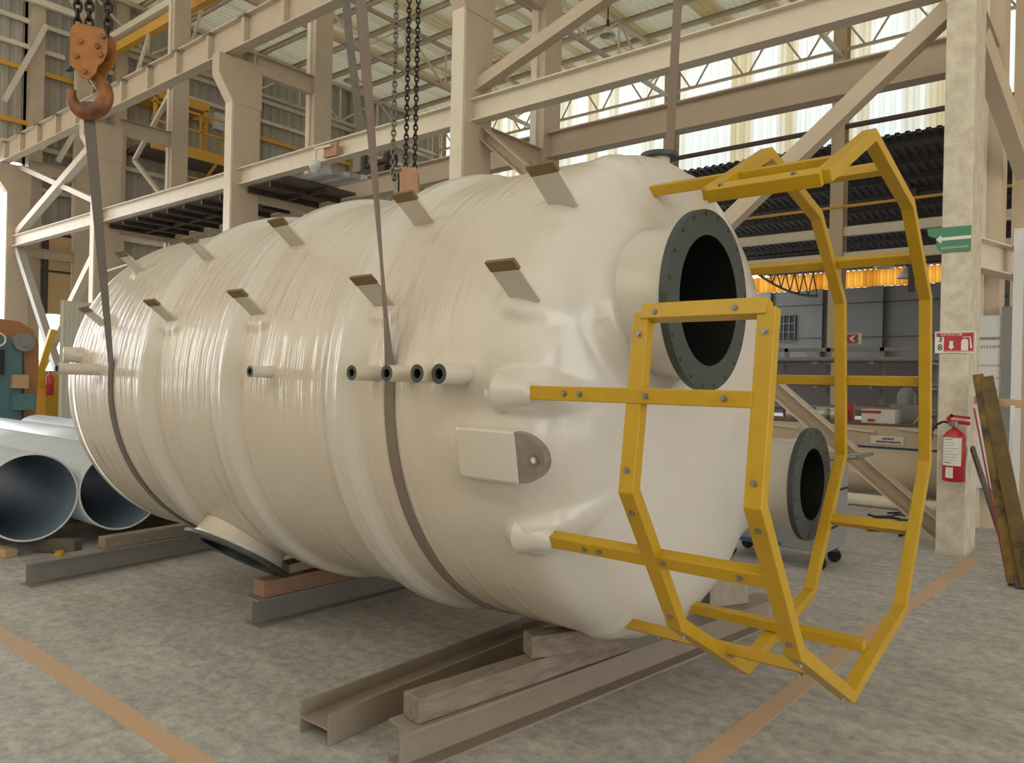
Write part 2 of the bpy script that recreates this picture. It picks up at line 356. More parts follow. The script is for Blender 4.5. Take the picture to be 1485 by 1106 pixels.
tag(gb.build('window_grille', m_block), 'grey bar grille over the small dark window in the block wall', 'grille')
for z in (6.35, 4.45):
    tag(MB().tube((-34, 44.6, z), (8, 44.6, z), .03, n=6).build('conduit', m_darkbeam), 'thin dark conduit running along the %s of the block wall' % ('top' if z > 5 else 'lower part'), 'conduit')
# roofs
struct(corrug((EX, 9.6, 14.35), (1, 0, 0), (0, 1, 0), 41, 17.6, .25, .05, (0, 0, -1)), 'ceiling_aisle', m_roofa, 'corrugated metal roof over the side aisle', 'ceiling')
struct(corrug((EX, -8, 14.4), (1, 0, 0), (0, 1, 0), 41, 17.6, .25, .05, (0, 0, -1)), 'ceiling_main', m_roofs, 'corrugated roof over the main bay', 'ceiling')  # unseen roof, added to keep overhead light down on the tank
for i in range(11):
    y = 10.4 + i * 1.55
    tag(MB().extr([[(-.04, -.1), (.04, -.1), (.04, -.08), (-.02, -.08), (-.02, .08), (.04, .08), (.04, .1), (-.04, .1)]], (EX, y, 14.2), (13.5, y, 14.2)).build('roof_purlin', m_steel),
        ORD[i] + ' cream steel purlin under the aisle roof, counted from the columns', 'purlin', 'purlins under the aisle roof')

# ================================================================== BUILDING STEEL
XC = [-26.55, -20.25, -13.93, -7.68, -1.29]       # centre of each column row
where = ['at the far left beside the open bay door', 'behind the green lifting strap', 'behind the middle of the tank', 'rising behind the tank head', 'carrying the fire extinguisher']
for i, x in enumerate(XC):
    m = m_col5 if i == 4 else m_steel
    e = empty('crane_column', (x, 8.3, 0), 'broad cream steel crane column ' + where[i], 'column')
    if i == 4:
        MB().box(x - .12, x + .12, 8.0, 8.6, 0, 7.8).build('column_shaft', m, e, bevel=.01)
    else:
        MB().box(x - .12, x + .12, 8.0, 8.6, 0, 7.8).build('column_shaft', m, e, bevel=.008)
    if i < 4:
        MB().box(x - .14, x + .10, 7.98, 8.0, 0, 6.95).build('column_flange', m_white, e)
        MB().prism([(8.0, 6.9), (7.68, 7.4), (7.68, 7.8), (8.62, 7.8), (8.62, 6.9)], 'x', x - .13, x + .13).build('haunch', m, e)
    else:
        MB().box(x - .125, x + .125, 7.995, 8.605, 0, .03).build('base_plate', m_steel, e)
    # main column behind
    e = empty('roof_column', (x, 10.1, 0), 'slim cream steel roof column standing behind the crane column ' + where[i], 'column')
    MB().box(x - .12, x + .12, 9.9, 10.35, 0, 14.15).build('column_shaft', m_steel if i != 4 else m_wallc, e)
    MB().box(x - .14, x - .02, 9.86, 9.9, 0, 14.15).build('column_flange', m_white, e)
    # ties
    if i < 4:
        tag(MB().ibeam((x, 8.6, 7.86), (x, 9.9, 7.86), .16, .40).build('tie_beam', m_steel), 'short upper cream tie beam from the crane column ' + where[i], 'beam')
    tag(MB().ibeam((x, 8.6, 5.22), (x, 9.9, 5.22), .16, .30).build('tie_beam', m_steel), 'short lower cream tie beam from the column ' + where[i], 'beam')
    # wall columns far side
    e = empty('wall_column', (x, 26.5, 0), 'far cream wall column against the side wall, number %s from the left' % ['first', 'second', 'third', 'fourth', 'fifth'][i], 'column')
    MB().ibeam((x - .05, 26.45, 0), (x - .05, 26.45, 14.1), .42, .5, .03, .03, ref=(0, 1, 0)).build('column_shaft', m_wallc, e)
    # roof trusses across the aisle
    e = empty('roof_truss', (x, 18, 12.5), 'cream lattice roof truss spanning the aisle, %s from the left' % ['first', 'second', 'third', 'fourth', 'fifth'][i], 'truss')
    MB().bar((x, 10.1, 14.05), (x, 26.5, 14.05), .12, .12).build('top_chord', m_steel, e)
    MB().bar((x, 10.1, 12.55), (x, 26.5, 12.55), .12, .12).build('bottom_chord', m_steel, e)
    n = 8; st = 16.4 / n
    for k in range(n + 1):
        MB().bar((x, 10.1 + k * st, 12.55), (x, 10.1 + k * st, 14.05), .06, .06).build('web_post', m_white, e)
        if k < n:
            z0, z1 = (12.55, 14.05) if k % 2 else (14.05, 12.55)
            MB().bar((x, 10.1 + k * st, z0), (x, 10.1 + (k + 1) * st, z1), .06, .06).build('web_diagonal', m_white, e)
# longitudinal beams per bay
bayname = ['the far left bay', 'the second bay from the left', 'the middle bay', 'the bay over the tank head']
for i in range(4):
    x0, x1 = XC[i] + .12, XC[i + 1] - .12
    tag(MB().ibeam((x0, 8.22, 5.47), (x1, 8.22, 5.47), .2, .33, .02, .015).build('eave_beam', m_white), 'pale steel beam between the crane columns in ' + bayname[i], 'beam')
    if i >= 1:
        tag(MB().ibeam((x0, 10.08, 5.43), (x1, 10.08, 5.43), .24, .42, .02, .015).build('rear_beam', m_steel), 'cream steel beam between the rear roof columns in ' + bayname[i], 'beam')
# crane girder
gd = empty('crane_girder', (-14, 7.95, 7.8), 'long cream crane runway girder resting on the column haunches', 'girder')
MB().ibeam((-27, 7.92, 8.1), (-4, 7.92, 8.1), .24, .58, .03, .016).build('girder_web', m_steel, gd)
MB().box(-27, -4, 7.895, 7.945, 8.39, 8.45).build('crane_rail', m_white, gd)
for k in range(17):
    x = -26.2 + k * 1.30
    MB().box(x - .05, x + .05, 7.80, 7.91, 7.84, 8.37).build('stiffener', m_steel, gd)
    MB().box(x - .12, x + .12, 7.76, 7.84, 8.33, 8.37).build('rail_clip', m_bolt, gd)
# bracing
def brace(name, pts, w, m, label, cat='brace'):
    mb = MB(); p, q = pts; mb.bar(p, q, w, w); return tag(mb.build(name, m), label, cat)
brace('diagonal_brace', [(-26.4, 8.3, 5.75), (-20.4, 8.3, 7.65)], .2, m_white, 'pale diagonal brace rising to the right in the upper far left bay')
brace('diagonal_brace', [(-26.4, 8.35, 7.75), (-20.4, 8.35, 5.8)], .14, m_white, 'pale diagonal brace falling to the right in the upper far left bay')
brace('diagonal_brace', [(-26.4, 8.3, 5.3), (-22.4, 8.3, .8)], .2, m_sheet, 'grey diagonal brace falling to the right below the pale beam at the far left')
brace('diagonal_brace', [(-20.4, 8.35, 5.0), (-26.3, 8.35, .2)], .2, m_white, 'cream diagonal brace falling to the left below the pale beam at the far left')
brace('diagonal_brace', [(-20.2, 9.95, 9.3), (-22.46, 9.95, 7.69)], .1, m_white, 'short upper diagonal brace between the rear columns at the left')
brace('diagonal_brace', [(-22.46, 9.95, 7.69), (-20.3, 9.95, 6.1)], .1, m_steel, 'short lower diagonal brace between the rear columns at the left')
brace('diagonal_brace', [(-7.6, 8.3, 5.86), (-1.4, 8.3, 7.72)], .17, m_steel, 'cream diagonal brace rising to the right above the tank head')
for nm, p, q, l in (('a', (-1.42, 8.28, 5.2), (-7.55, 8.28, .2), 'cream diagonal brace dropping left from the extinguisher column, passing behind the cage'),
                    ('b', (-7.55, 8.42, 5.2), (-1.42, 8.42, .12), 'cream diagonal brace dropping right towards the foot of the extinguisher column')):
    tag(MB().extr([[(-.085, -.085), (.085, -.085), (.085, -.07), (-.07, -.07), (-.07, .07), (.085, .07), (.085, .085), (-.085, .085)]], p, q).build('cross_brace', m_steel), l, 'brace')
# eave joist along the translucent wall
ej = empty('eave_joist', (-10, 26.1, 12.7), 'cream zigzag lattice joist running along the translucent wall', 'joist')
MB().bar((-26.5, 26.1, 14.0), (12, 26.1, 14.0), .1, .1).build('top_chord', m_steel, ej)
MB().bar((-26.5, 26.1, 12.7), (12, 26.1, 12.7), .09, .09).build('bottom_chord', m_steel, ej)
for k in range(18):
    x = -26.3 + k * 2.05
    MB().path([(x + .1, 26.1, 14.0), (x + .95, 26.1, 12.7)], .035, 6).build('web_rod', m_steel, ej)
    MB().path([(x + 1.15, 26.1, 12.7), (x + 2.0, 26.1, 14.0)], .035, 6).build('web_rod', m_steel, ej)
tag(MB().tube((-27, 26.4, 10.25), (12, 26.4, 10.25), .09, n=8).build('wall_rail', m_deck), 'brown pipe rail crossing the foot of the translucent wall', 'rail')
tag(MB().bar((-16, 26.4, 6.75), (4, 26.4, 6.75), .2, .3).build('wall_beam', m_white), 'upper pale beam crossing below the dark annex roof', 'beam')
tag(MB().bar((-16, 26.4, 5.9), (4, 26.4, 5.9), .2, .3).build('wall_beam', m_white), 'lower pale beam crossing below the dark annex roof', 'beam')
tag(MB().tube((-16, 26.2, 7.55), (4, 26.2, 7.55), .05, n=8).build('gas_pipe', m_yel2), 'thin yellow pipe running above the pale annex beams', 'pipe')
# end wall girts, posts, chord
for z, mm, l in ((4.9, m_white, 'lowest pale'), (6.15, m_white, 'lower pale'), (7.3, m_white, 'middle pale'), (8.6, m_white, 'pale'), (9.3, m_yel2, 'yellow'), (11.0, m_yel2, 'upper yellow'), (11.7, m_white, 'upper pale'), (12.5, m_white, 'topmost pale')):
    tag(MB().bar((EX + .2, 8.6 if z < 8 else -2, z), (EX + .2, 26.5, z), .1, .14).build('wall_girt', mm), l + ' horizontal girt across the corrugated end wall at height %.0f metres' % z if False else l + ' horizontal girt across the corrugated end wall', 'girt')
for y, l in ((8.85, 'broad cream end wall post above the bay door'), (11.4, 'broad cream end wall post behind the orange hook block'), (16.5, 'cream end wall post behind the yellow platform'), (21.5, 'cream end wall post near the middle of the aisle')):
    tag(MB().box(EX + .1, EX + .4, y - .2, y + .2, 0 if y > 9 else 0, 14.1).build('end_wall_post', m_steel), l, 'post')
et = empty('end_wall_truss', (EX + .5, 8, 13), 'cream lattice truss across the main bay in front of the end wall', 'truss')
MB().bar((EX + .5, -2, 13.0), (EX + .5, 10, 13.1), .14, .2).build('bottom_chord', m_white, et)
for k in range(8):
    y = -2 + k * 1.5
    MB().bar((EX + .5, y, 13.05), (EX + .5, y + .75, 14.3), .08, .08).build('web_diagonal', m_white, et)
    MB().bar((EX + .5, y + .75, 14.3), (EX + .5, y + 1.5, 13.05), .08, .08).build('web_diagonal', m_white, et)
for (y0, z0, y1, z1, l) in ((7.9, 9.7, 9.0, 12.4, 'upper'), (8.9, 8.5, 10.3, 10.2, 'lower'), (10.3, 10.2, 9.4, 8.2, 'right')):
    tag(MB().bar((EX + .6, y0, z0), (EX + .6, y1, z1), .14, .14).build('wall_brace', m_white), l + ' pale diagonal brace on the end wall beside the orange hook block', 'brace')
for y0, l in ((10.6, 'left'), (11.9, 'right')):
    tag(MB().bar((XC[1] - 3, y0 - .5, 9.6), (XC[1] - 3, y0 + .4, 13.2), .08, .08).build('hanger_rod', m_white), l + ' slender pale hanger rod beside the rear column', 'rod')
# high yellow crane beam
tag(MB().bar((EX + .4, 10.7, 12.0), (-19, 10.7, 11.9), .2, .28).build('crane_beam', m_yel2), 'yellow crane beam high behind the crane girder', 'beam')
tag(MB().bar((EX + .4, 10.6, 12.35), (-19, 10.6, 12.27), .2, .2).build('crane_walkway', m_white), 'pale walkway edge above the yellow crane beam', 'walkway')
# underside decks between column rows
for x0, x1, l in ((XC[1] + .2, XC[2] - .2, 'brown steel deck seen from below in the second bay'), (XC[2] + .2, XC[2] + 1.5, 'short brown steel deck seen from below in the middle bay')):
    e = empty('mezzanine_deck', ((x0 + x1) / 2, 9.2, 5.0), l, 'deck')
    MB().box(x0, x1, 8.30, 9.97, 5.28, 5.33).build('deck_plate', m_deck, e)
    k = 0; x = x0
    while x < x1:
        MB().box(x, x + .06, 8.30, 9.97, 5.18, 5.28).build('deck_joist', m_darkbeam, e); x += .75
    MB().box(x0, x1, 9.15, 9.21, 5.18, 5.26).build('deck_joist', m_darkbeam, e)
# things on the short deck
for k in range(5):
    tag(MB().box(-13.5 + k * .05, -11.7 + k * .06, 8.7 + k * .16, 8.82 + k * .16, 5.335, 5.42).build('sheet_bundle', m_pipeo if k % 2 == 0 else m_sheet), ORD[k] + ' pale metal slat on the short deck, counted from its front edge', 'slat', 'slats stacked on the short deck')
e = empty('valve_assembly', (-13.4, 10, 5.64), 'dark steel arm with a round end standing on the rear beam', 'machine part')
MB().box(-13.2, -11.6, 10.0, 10.14, 5.66, 5.78).build('arm', m_darkbeam, e)
MB().tube((-12.3, 10.07, 5.78), (-12.3, 10.07, 6.1), .07).build('post', m_darkbeam, e)
MB().tube((-12.2, 10.07, 5.86), (-11.5, 10.07, 5.9), .06).tube((-11.55, 10.07, 5.9), (-11.45, 10.07, 5.9), .16).build('round_end', m_darkbeam, e)

# yellow access platform at the end wall
pf = empty('access_platform', (-26, 13.5, 9.2), 'yellow access platform with guard rails high on the end wall', 'platform')
MB().box(EX + .04, -25.2, 11.7, 15.3, 9.12, 9.3).build('deck', m_deck, pf)
MB().box(-25.25, -25.15, 11.7, 15.35, 9.0, 9.35).box(EX + .3, -25.15, 15.28, 15.38, 9.0, 9.35).build('edge_beam', m_yel2, pf)
for y in (11.8, 12.6, 13.4, 14.3, 15.3): MB().box(-25.24, -25.18, y - .03, y + .03, 9.3, 10.6).build('rail_post', m_yel2, pf)
for z in (9.95, 10.55): MB().box(-25.24, -25.18, 11.7, 15.33, z - .03, z + .03).build('guard_rail', m_yel2, pf)
MB().box(EX + .04, -25.6, 11.9, 13.9, 10.9, 11.05).box(-25.65, -25.55, 11.9, 13.9, 10.85, 11.15).build('upper_deck', m_yel2, pf)
for x, y in ((-25.6, 12.0), (-25.6, 13.8)): MB().box(x - .05, x + .05, y - .05, y + .05, 9.3, 10.9).build('upper_post', m_yel2, pf)
MB().bar((-25.6, 13.8, 9.3), (-25.6, 14.9, 10.4), .05, .05).bar((-25.6, 12.0, 10.2), (-25.6, 12.8, 10.9), .06, .06).build('strut', m_yel2, pf)
for y in (14.0, 15.1):
    MB().bar((EX + .05, y, 7.9), (-25.2, y, 9.0), .07, .07).build('strut', m_yel2, pf)
MB().box(-25.24, -25.2, 12.9, 15.2, 8.3, 8.36).build('lower_rail', m_yel2, pf)
fl = empty('floodlight', (-26, 14.7, 10.9), 'white square floodlight on the end wall above the yellow platform', 'lamp')
MB().box(-26.3, -26.1, 14.4, 15.0, 10.55, 11.15).build('housing', m_lamp, fl)
MB().bar((EX + .2, 14.7, 11.0), (-26.3, 14.7, 10.9), .06, .06).build('arm', m_steel, fl)

# security camera on the middle eave beam
sc = empty('security_camera', (-11, 8.1, 5.2), 'dome security camera on a bracket on the pale middle beam', 'camera')
MB().box(-10.95, -10.6, 8.06, 8.12, 5.33, 5.55).build('mount_box', m_hook2, sc)
MB().path([(-10.7, 8.03, 5.5), (-11.1, 8.0, 5.5), (-11.1, 8.0, 5.3)], .025).build('bracket_arm', m_white, sc)
MB().lathe((-11.1, 8.0, 5.3), (0, 0, -1), [(0, .03), (.02, .1), (.12, .11), (.13, .09), (.2, .06), (.22, 0)], 16).build('dome', m_lamp, sc)
# high bay lamps
def bay_lamp(x, y, z, r, zt, l):
    e = empty('bay_lamp', (x, y, z), l, 'lamp')
    MB().lathe((x, y, z), (0, 0, 1), [(0, r), (.05 * r, r), (.5 * r, r * .72), (.9 * r, r * .35), (1.1 * r, r * .22)], 24).build('shade', m_lamp, e)
    MB().tube((x, y, z + r), (x, y, z + r * 2.0), r * .2).build('ballast', m_darkbeam, e)
    MB().tube((x, y, z + r * 2), (x, y, zt), .02, n=6).build('hanger', m_darkbeam, e)
bay_lamp(-8.3, 35, 6.75, .42, 9.05, 'white bell shaped bay lamp hanging in the annex, left one')
bay_lamp(-7.4, 35, 6.25, .42, 9.05, 'white bell shaped bay lamp hanging in the annex, right one')
bay_lamp(-11.6, 18.05, 11.3, .22, 14.12, 'small round bay lamp hanging from the aisle truss above the tank head')
bay_lamp(-20.25, 16.0, 11.4, .3, 12.5, 'pale bay lamp hanging near the roof behind the brown strap')
# curved dark annex truss
at = empty('annex_truss', (-14.5, 40, 7), 'dark curved lattice truss hanging under the annex roof', 'truss')
pts_t = [(-16.4 + k * .47, 40, 8.6) for k in range(9)]; pts_b = [(-16.4 + k * .47, 40, 8.1 - 1.8 * math.sin(PI * k / 16)) for k in range(9)]
MB().path(pts_t, .06, 6).build('top_chord', m_darkbeam, at); MB().path(pts_b, .07, 6).build('bottom_chord', m_darkbeam, at)
for k in range(8):
    MB().path([pts_t[k], pts_b[k + 1]], .035, 5).build('web_rod', m_darkbeam, at)
    MB().path([pts_b[k], pts_t[k + 1]], .035, 5).build('web_rod', m_darkbeam, at)
tag(MB().box(-6.75, -6.55, 32, 32.2, 5.3, 9.3).build('hanging_post', m_deck), 'slim brown post hanging from the annex roof', 'post')

# ================================================================== TANK
TY, TZ, TR = 3.13, 1.45, 1.09
XF, AF, NF = -1.8, .365, 3.0
XB = -5.42
def rad_at(x):
    if x > XF: return TR * max(0., 1 - ((x - XF) / AF) ** NF) ** (1 / NF)
    if x < XB: return TR * max(0., 1 - ((XB - x) / AF) ** NF) ** (1 / NF)
    r = TR
    for c in (-2.60, -3.53, -4.39):
        d = x - c
        if d < 0: r = max(r, TR + .045 * max(0, min(1, (d + .10) / .035)))
        else: r = max(r, TR + .045 * (0.5 + .5 * math.cos(PI * min(1, max(0, (d - .03) / .09)))))
    return r
# nozzles on the front head: (Y, Z, pipe radius)
heads = [(2.64, 1.82, .285, .055), (3.95, 1.02, .225, .045)]
mounds = []      # (x, theta_deg, half length x, half arc, height)
plate_x = [-1.67, -2.40, -3.33, -4.20, -5.08]
for x in plate_x: mounds.append((x, 18.5, .09, .05, .014)); mounds.append((x, 41.8, .09, .045, .014))
BARS = [('bA', 2.76, 2.299), ('bB', 3.353, 2.411), ('b3', 3.96, 2.135), ('b4', 4.206, 1.552), ('b5', 3.97, .853), ('b6', 3.239, .488), ('b7', 2.731, .522), ('b8', 2.185, .949), ('b9', 2.05, 1.468)]
for nm, y, z in BARS:
    th = math.degrees(math.atan2(z - TZ, -(y - TY)))
    mounds.append((-1.63, th, .10, .055, .045) if nm in ('b8', 'b9') else (-1.66, th, .09, .06, .014))
for x, th in ((-3.13, 3.8), (-2.37, 4), (-2.17, 4), (-1.98, 4), (-1.89, 4), (-5.05, 3.8)): mounds.append((x, th, .055, .055, .006))
mounds.append((-1.77, -11.5, .19, .11, .022)); mounds.append((-1.95, 108, .2, .22, .012)); mounds.append((-4.12, -57, .28, .28, .02))
def tank_point(x, th, r=None):
    r = rad_at(x) if r is None else r
    return Vector((x, TY - r * math.cos(th), TZ + r * math.sin(th)))
def smooth01(t): t = max(0., min(1., t)); return t * t * (3 - 2 * t)
def build_shell():
    # axial stations: rear head, barrel, front head
    st = []
    for k in range(1, 26): st.append((XB - AF * (math.cos(k / 25 * PI / 2)) ** 1.0, None))
    x = XB
    while x < XF: st.append((x, None)); x += .0125
    NH = 90
    for k in range(NH + 1):
        u = k / NH * PI / 2
        st.append((XF + AF * math.sin(u) ** (2 / NF), TR * math.cos(u) ** (2 / NF) if k < NH else 0.0))
    NT = 500
    vs = []
    for x, r0 in st:
        r = rad_at(x) if r0 is None else r0
        for j in range(NT):
            t = 2 * PI * j / NT; h = 0.
            if -5.6 < x < -1.39:
                td = math.degrees(t); td = td - 360 if td > 180 else td
                for mx, mt, lx, la, hh in mounds:
                    dx = abs(x - mx)
                    if dx > lx * 2.2: continue
                    dt = abs(td - mt); dt = min(dt, 360 - dt); ds = R_(dt) * TR
                    if ds > la * 2.2: continue
                    d = math.sqrt((dx / lx) ** 2 + (ds / la) ** 2)
                    h = max(h, hh * (1 - smooth01((d - .7) / 1.1)))
            y = TY - (r + h) * math.cos(t); z = TZ + (r + h) * math.sin(t); xx = x
            if x > -1.85:
                for hy, hz, rp, fh in heads:
                    d = math.hypot(y - hy, z - hz)
                    if d < rp + .16: xx += fh * (1 - smooth01((d - rp) / .13)) ** 1.5
            vs.append((xx, y, z))
    n = len(st); fs = []
    for i in range(n - 1):
        for j in range(NT):
            a = i * NT + j; b = i * NT + (j + 1) % NT
            q = (a, b, b + NT, a + NT)
            c = vs[a]
            if c[0] > -1.7 and any(math.hypot(c[1] - hy, c[2] - hz) < rp - .012 for hy, hz, rp, _ in heads): continue
            fs.append(q)
    fs.append(tuple(range(NT)))
    mb = MB(); mb.v = vs; mb.f = fs; mb.sm = [True] * len(fs)
    return mb
tank = empty('storage_tank', (-3.6, TY, TZ - TR), 'huge cream fibreglass tank lying on its side with dark flanged nozzles', 'tank')
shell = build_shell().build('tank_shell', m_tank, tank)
# big and small head nozzles
def pipe_nozzle(o, ax, rp, rf, L, back, nb, rin, parent, tf=.045, bolt_r=.008):
    o = Vector(o); ax = Vector(ax).normalized()
    pr = [(-back, rp), (L - tf - .08, rp), (L - tf - .03, rp + .012), (L - tf, rp + .03), (L - tf, rin + .004), (-back, rin + .004)]
    p = MB().lathe(o, ax, pr, 72, closed=False).build('nozzle_pipe', m_tank, parent)
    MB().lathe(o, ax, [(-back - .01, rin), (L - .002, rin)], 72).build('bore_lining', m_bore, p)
    fl = MB()
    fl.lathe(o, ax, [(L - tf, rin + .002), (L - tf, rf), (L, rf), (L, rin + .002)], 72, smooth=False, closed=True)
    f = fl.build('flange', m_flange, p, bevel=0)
    _, _, a, b = MB().frame(o, o + ax)
    for k in range(nb):
        t = 2 * PI * (k + .5) / nb; c = o + a * (rf * .5 + rp * .5 + .008) * math.cos(t) + b * (rf * .5 + rp * .5 + .008) * math.sin(t)
        MB().tube(c + ax * (L - .001), c + ax * (L + .0015), bolt_r, n=12).build('bolt_hole', m_black, p)
    return p
bn = pipe_nozzle((-1.60, 2.64, 1.82), (1, -.008, 0), .285, .335, .38, .0, 20, .240, tank, tf=.03)
sn = pipe_nozzle((-1.62, 3.95, 1.02), (1, -.01, 0), .222, .285, .37, .0, 16, .18, tank, tf=.028)
# bottom manway on the near side
ph = R_(-57.5); d = Vector((0, -math.cos(ph), math.sin(ph)))
o = Vector((-4.15, TY, TZ)) + d * (TR - .06)
pipe_nozzle(o, d, .262, .33, .175, .06, 16, .225, tank, tf=.02)
# top nozzle with a flat flange
tn = MB().lathe((-1.95, 3.56, 2.38), (0, 0, 1), [(0, .07), (.16, .06), (.32, .055)], 32).build('top_nozzle_pipe', m_tank, tank)
MB().lathe((-1.95, 3.56, 2.695), (0, 0, 1), [(0, .03), (0, .098), (.022, .098), (.022, .03)], 36, smooth=False, closed=True).build('top_flange', m_flange, tn)
# small side spouts
for k, (x, y1, r) in enumerate(((-3.13, 1.925, .026), (-2.37, 1.90, .030), (-2.17, 1.905, .031), (-1.985, 1.885, .033), (-1.89, 1.90, .036), (-5.03, 1.80, .034))):
    ax = (-.35, -1, 0) if False else (0, -1, 0)
    z = 1.526
    p = MB().lathe((x, 2.07, z), ax, [(0, r + .012), (.03, r + .002), (2.07 - y1, r)], 24).build('side_spout', m_tank, tank)
    MB().lathe((x, 2.07, z), ax, [(2.07 - y1 - .006, r), (2.07 - y1 + .002, r), (2.07 - y1 + .002, r * .55), (2.07 - y1 - .006, r * .55)], 24, smooth=False, closed=True).build('spout_rim', m_flange, p)
    MB().lathe((x, 2.07, z), ax, [(0, .001), (.03, r * .58), (2.07 - y1, r * .58)], 24).build('spout_bore', m_bore, p)
# stub at the rear end
MB().lathe((-5.35, 2.12, 1.62), (-.3, -1, 0), [(0, .06), (.1, .05), (.16, .05), (.16, .02)], 20).build('rear_stub', m_tank, tank)
# ladder clip plates, two rows of five
for x in plate_x:
    for th, L in ((18.9, .225), (41.8, .175)):
        L = .182 if th < 30 else .19
        c = tank_point(x, R_(th), TR); t = R_(37.5); dr = Vector((0, -math.cos(t), math.sin(t))); ta = Vector((0, math.sin(t), math.cos(t)))
        def pl(r0, r1, w, tk):
            mb = MB(); vs = []
            for r in (r0, r1):
                for sx, sy in ((-1, -1), (1, -1), (1, 1), (-1, 1)): vs.append(c + dr * r + Vector((sx * w / 2, 0, 0)) + ta * (sy * tk / 2))
            return mb.add(vs, [(0, 3, 2, 1), (4, 5, 6, 7), (0, 1, 5, 4), (1, 2, 6, 5), (2, 3, 7, 6), (3, 0, 4, 7)])
        p = pl(-.02, L - .045, .125, .012).build('clip_plate', m_tank, tank, bevel=.002)
        tag(pl(L - .045, L, .127, .0125).build('plate_tip', m_tip, p), 'bare brown tip of the plate')
# moulded box with a half round lug plate
bx = MB(); W0, W1 = -1.90, -1.625
pb = []
for th in (-5.6, -8, -10, -12, -14, -15.3):
    pb.append(th)
vs = []
for x in (W0, W1):
    for th in pb: vs.append(tank_point(x, R_(th), TR - .02))
    for th in pb[::-1]: vs.append(tank_point(x, R_(th), TR + .052))
n = len(pb) * 2
bx.add(vs, [tuple(range(n)), tuple(range(n, 2 * n))[::-1]] + [(i, i + n, (i + 1) % n + n, (i + 1) % n) for i in range(n)])
bo = bx.build('moulded_box', m_tank, tank, bevel=.012)
lp = MB(); cx = W1 - .01; th0 = -10.5
hw = R_(4.6); poly = [(0, hw)] + [(math.sin(PI * k / 18) * .135, hw * math.cos(PI * k / 18)) for k in range(19)] + [(0, -hw)]
vs = []
for r in (TR + .012, TR + .045):
    for dx, dt in poly: vs.append(tank_point(cx + dx, R_(th0) + dt, r))
n = len(poly)
lp.add(vs, [tuple(range(n)), tuple(range(n, 2 * n))[::-1]] + [(i, i + n, (i + 1) % n + n, (i + 1) % n) for i in range(n)])
lo = lp.build('lug_plate', m_lam, tank); tag(lo, 'grey half round lug plate')
hc = tank_point(cx + .085, R_(th0), TR + .046); t = R_(th0); hn = Vector((0, -math.cos(t), math.sin(t)))
MB().lathe(hc, hn, [(-.002, .019), (.004, .019), (.004, .012), (-.002, .012)], 20, smooth=False, closed=True).build('lug_hole_rim', m_bolt, lo)
MB().tube(hc, hc + hn * .001, .012).build('lug_hole', m_signwhite, lo)

# safety cage: two hoops and the bars joining them
HP = [(2.09, 1.725), (2.02, 1.18), (2.36, .695), (2.94, .386), (3.73, .53), (4.19, 1.155), (4.12, 1.955), (3.71, 2.33), (3.065, 2.465), (2.53, 2.19)]
cc = Vector((0, 3.13, 1.43))
def sweep(path, X, w, h):
    mb = MB(); n = len(path); rings = []
    for i, (y, z) in enumerate(path):
        p = Vector((X, y, z)); a = Vector((X, *path[max(i - 1, 0)])); b = Vector((X, *path[min(i + 1, n - 1)]))
        d1 = (p - a).normalized() if i > 0 else (b - p).normalized(); d2 = (b - p).normalized() if i < n - 1 else d1
        dd = (d1 + d2).normalized(); nn = Vector((0, -dd.z, dd.y)); k = 1 / max(.5, dd.dot(d1))
        rings.append([p + nn * (s2 * h / 2 * k) + Vector((s1 * w / 2, 0, 0)) for s1, s2 in ((-1, -1), (1, -1), (1, 1), (-1, 1))])
    vs = [v for r in rings for v in r]
    fs = [(0, 1, 2, 3), tuple(range(4 * n - 4, 4 * n))[::-1]]
    for i in range(n - 1):
        for j in range(4): fs.append((i * 4 + j, (i + 1) * 4 + j, (i + 1) * 4 + (j + 1) % 4, i * 4 + (j + 1) % 4))
    return mb.add(vs, fs)
def bolt(p, d, par):
    p = Vector(p); d = Vector(d).normalized()
    MB().tube(p, p + d * .003, .010, n=12).tube(p + d * .003, p + d * .008, .0065, n=6, smooth=False).build('bolt', m_bolt, par)
X2, X1 = -.79, -1.185
for X in (X2, X1):
    hp = sweep(HP, X, .052, .045).build('cage_hoop', m_yellow, tank, bevel=.003)
    for i in range(4):
        y0, z0 = HP[i]; y1, z1 = HP[i + 1]; L = math.hypot(y1 - y0, z1 - z0); d = Vector((0, y1 - y0, z1 - z0)) / L
        nn = Vector((0, -d.z, d.y)) if Vector((0, -d.z, d.y)).dot(Vector((0, y0, z0)) - cc) > 0 else Vector((0, d.z, -d.y))
        for s_ in (.07, L - .06):
            bolt(Vector((X, y0, z0)) + d * s_ + nn * .0225, nn, hp)
def domex(y, z):
    r = min(.999, math.hypot(y - TY, z - TZ) / TR); return XF + AF * (1 - r ** NF) ** (1 / NF)
for nm, y, z in BARS:
    xs = X1 + .09 if nm == 'b5' else domex(y, z)
    xs = max(xs - .02, -1.74) if nm != 'b5' else X1 - .0
    if nm in ('b8', 'b9'):
        xs = -1.60
        MB().lathe((-1.72, y, z), (1, 0, 0), [(0, .075), (.05, .062), (.10, .047), (.135, .036), (.14, 0)], 28).build('laminate_collar', m_tank, tank)
    b_ = MB().bar((xs, y, z), (X2 - .02, y, z), .043, .048, ref=(0, -(z - cc.z), y - cc.y)).build('cage_bar', m_yellow, tank, bevel=.003)
    if nm in ('b8', 'b9', 'b7'):
        nn = (Vector((0, y, z)) - cc).normalized()
        if nm == 'b9': nn = Vector((0, -1, .05))
        for xx in (xs + .16, xs + .22, X1 + .045, X2 - .10): bolt(Vector((xx, y, z)) + nn * .0225, nn, b_)
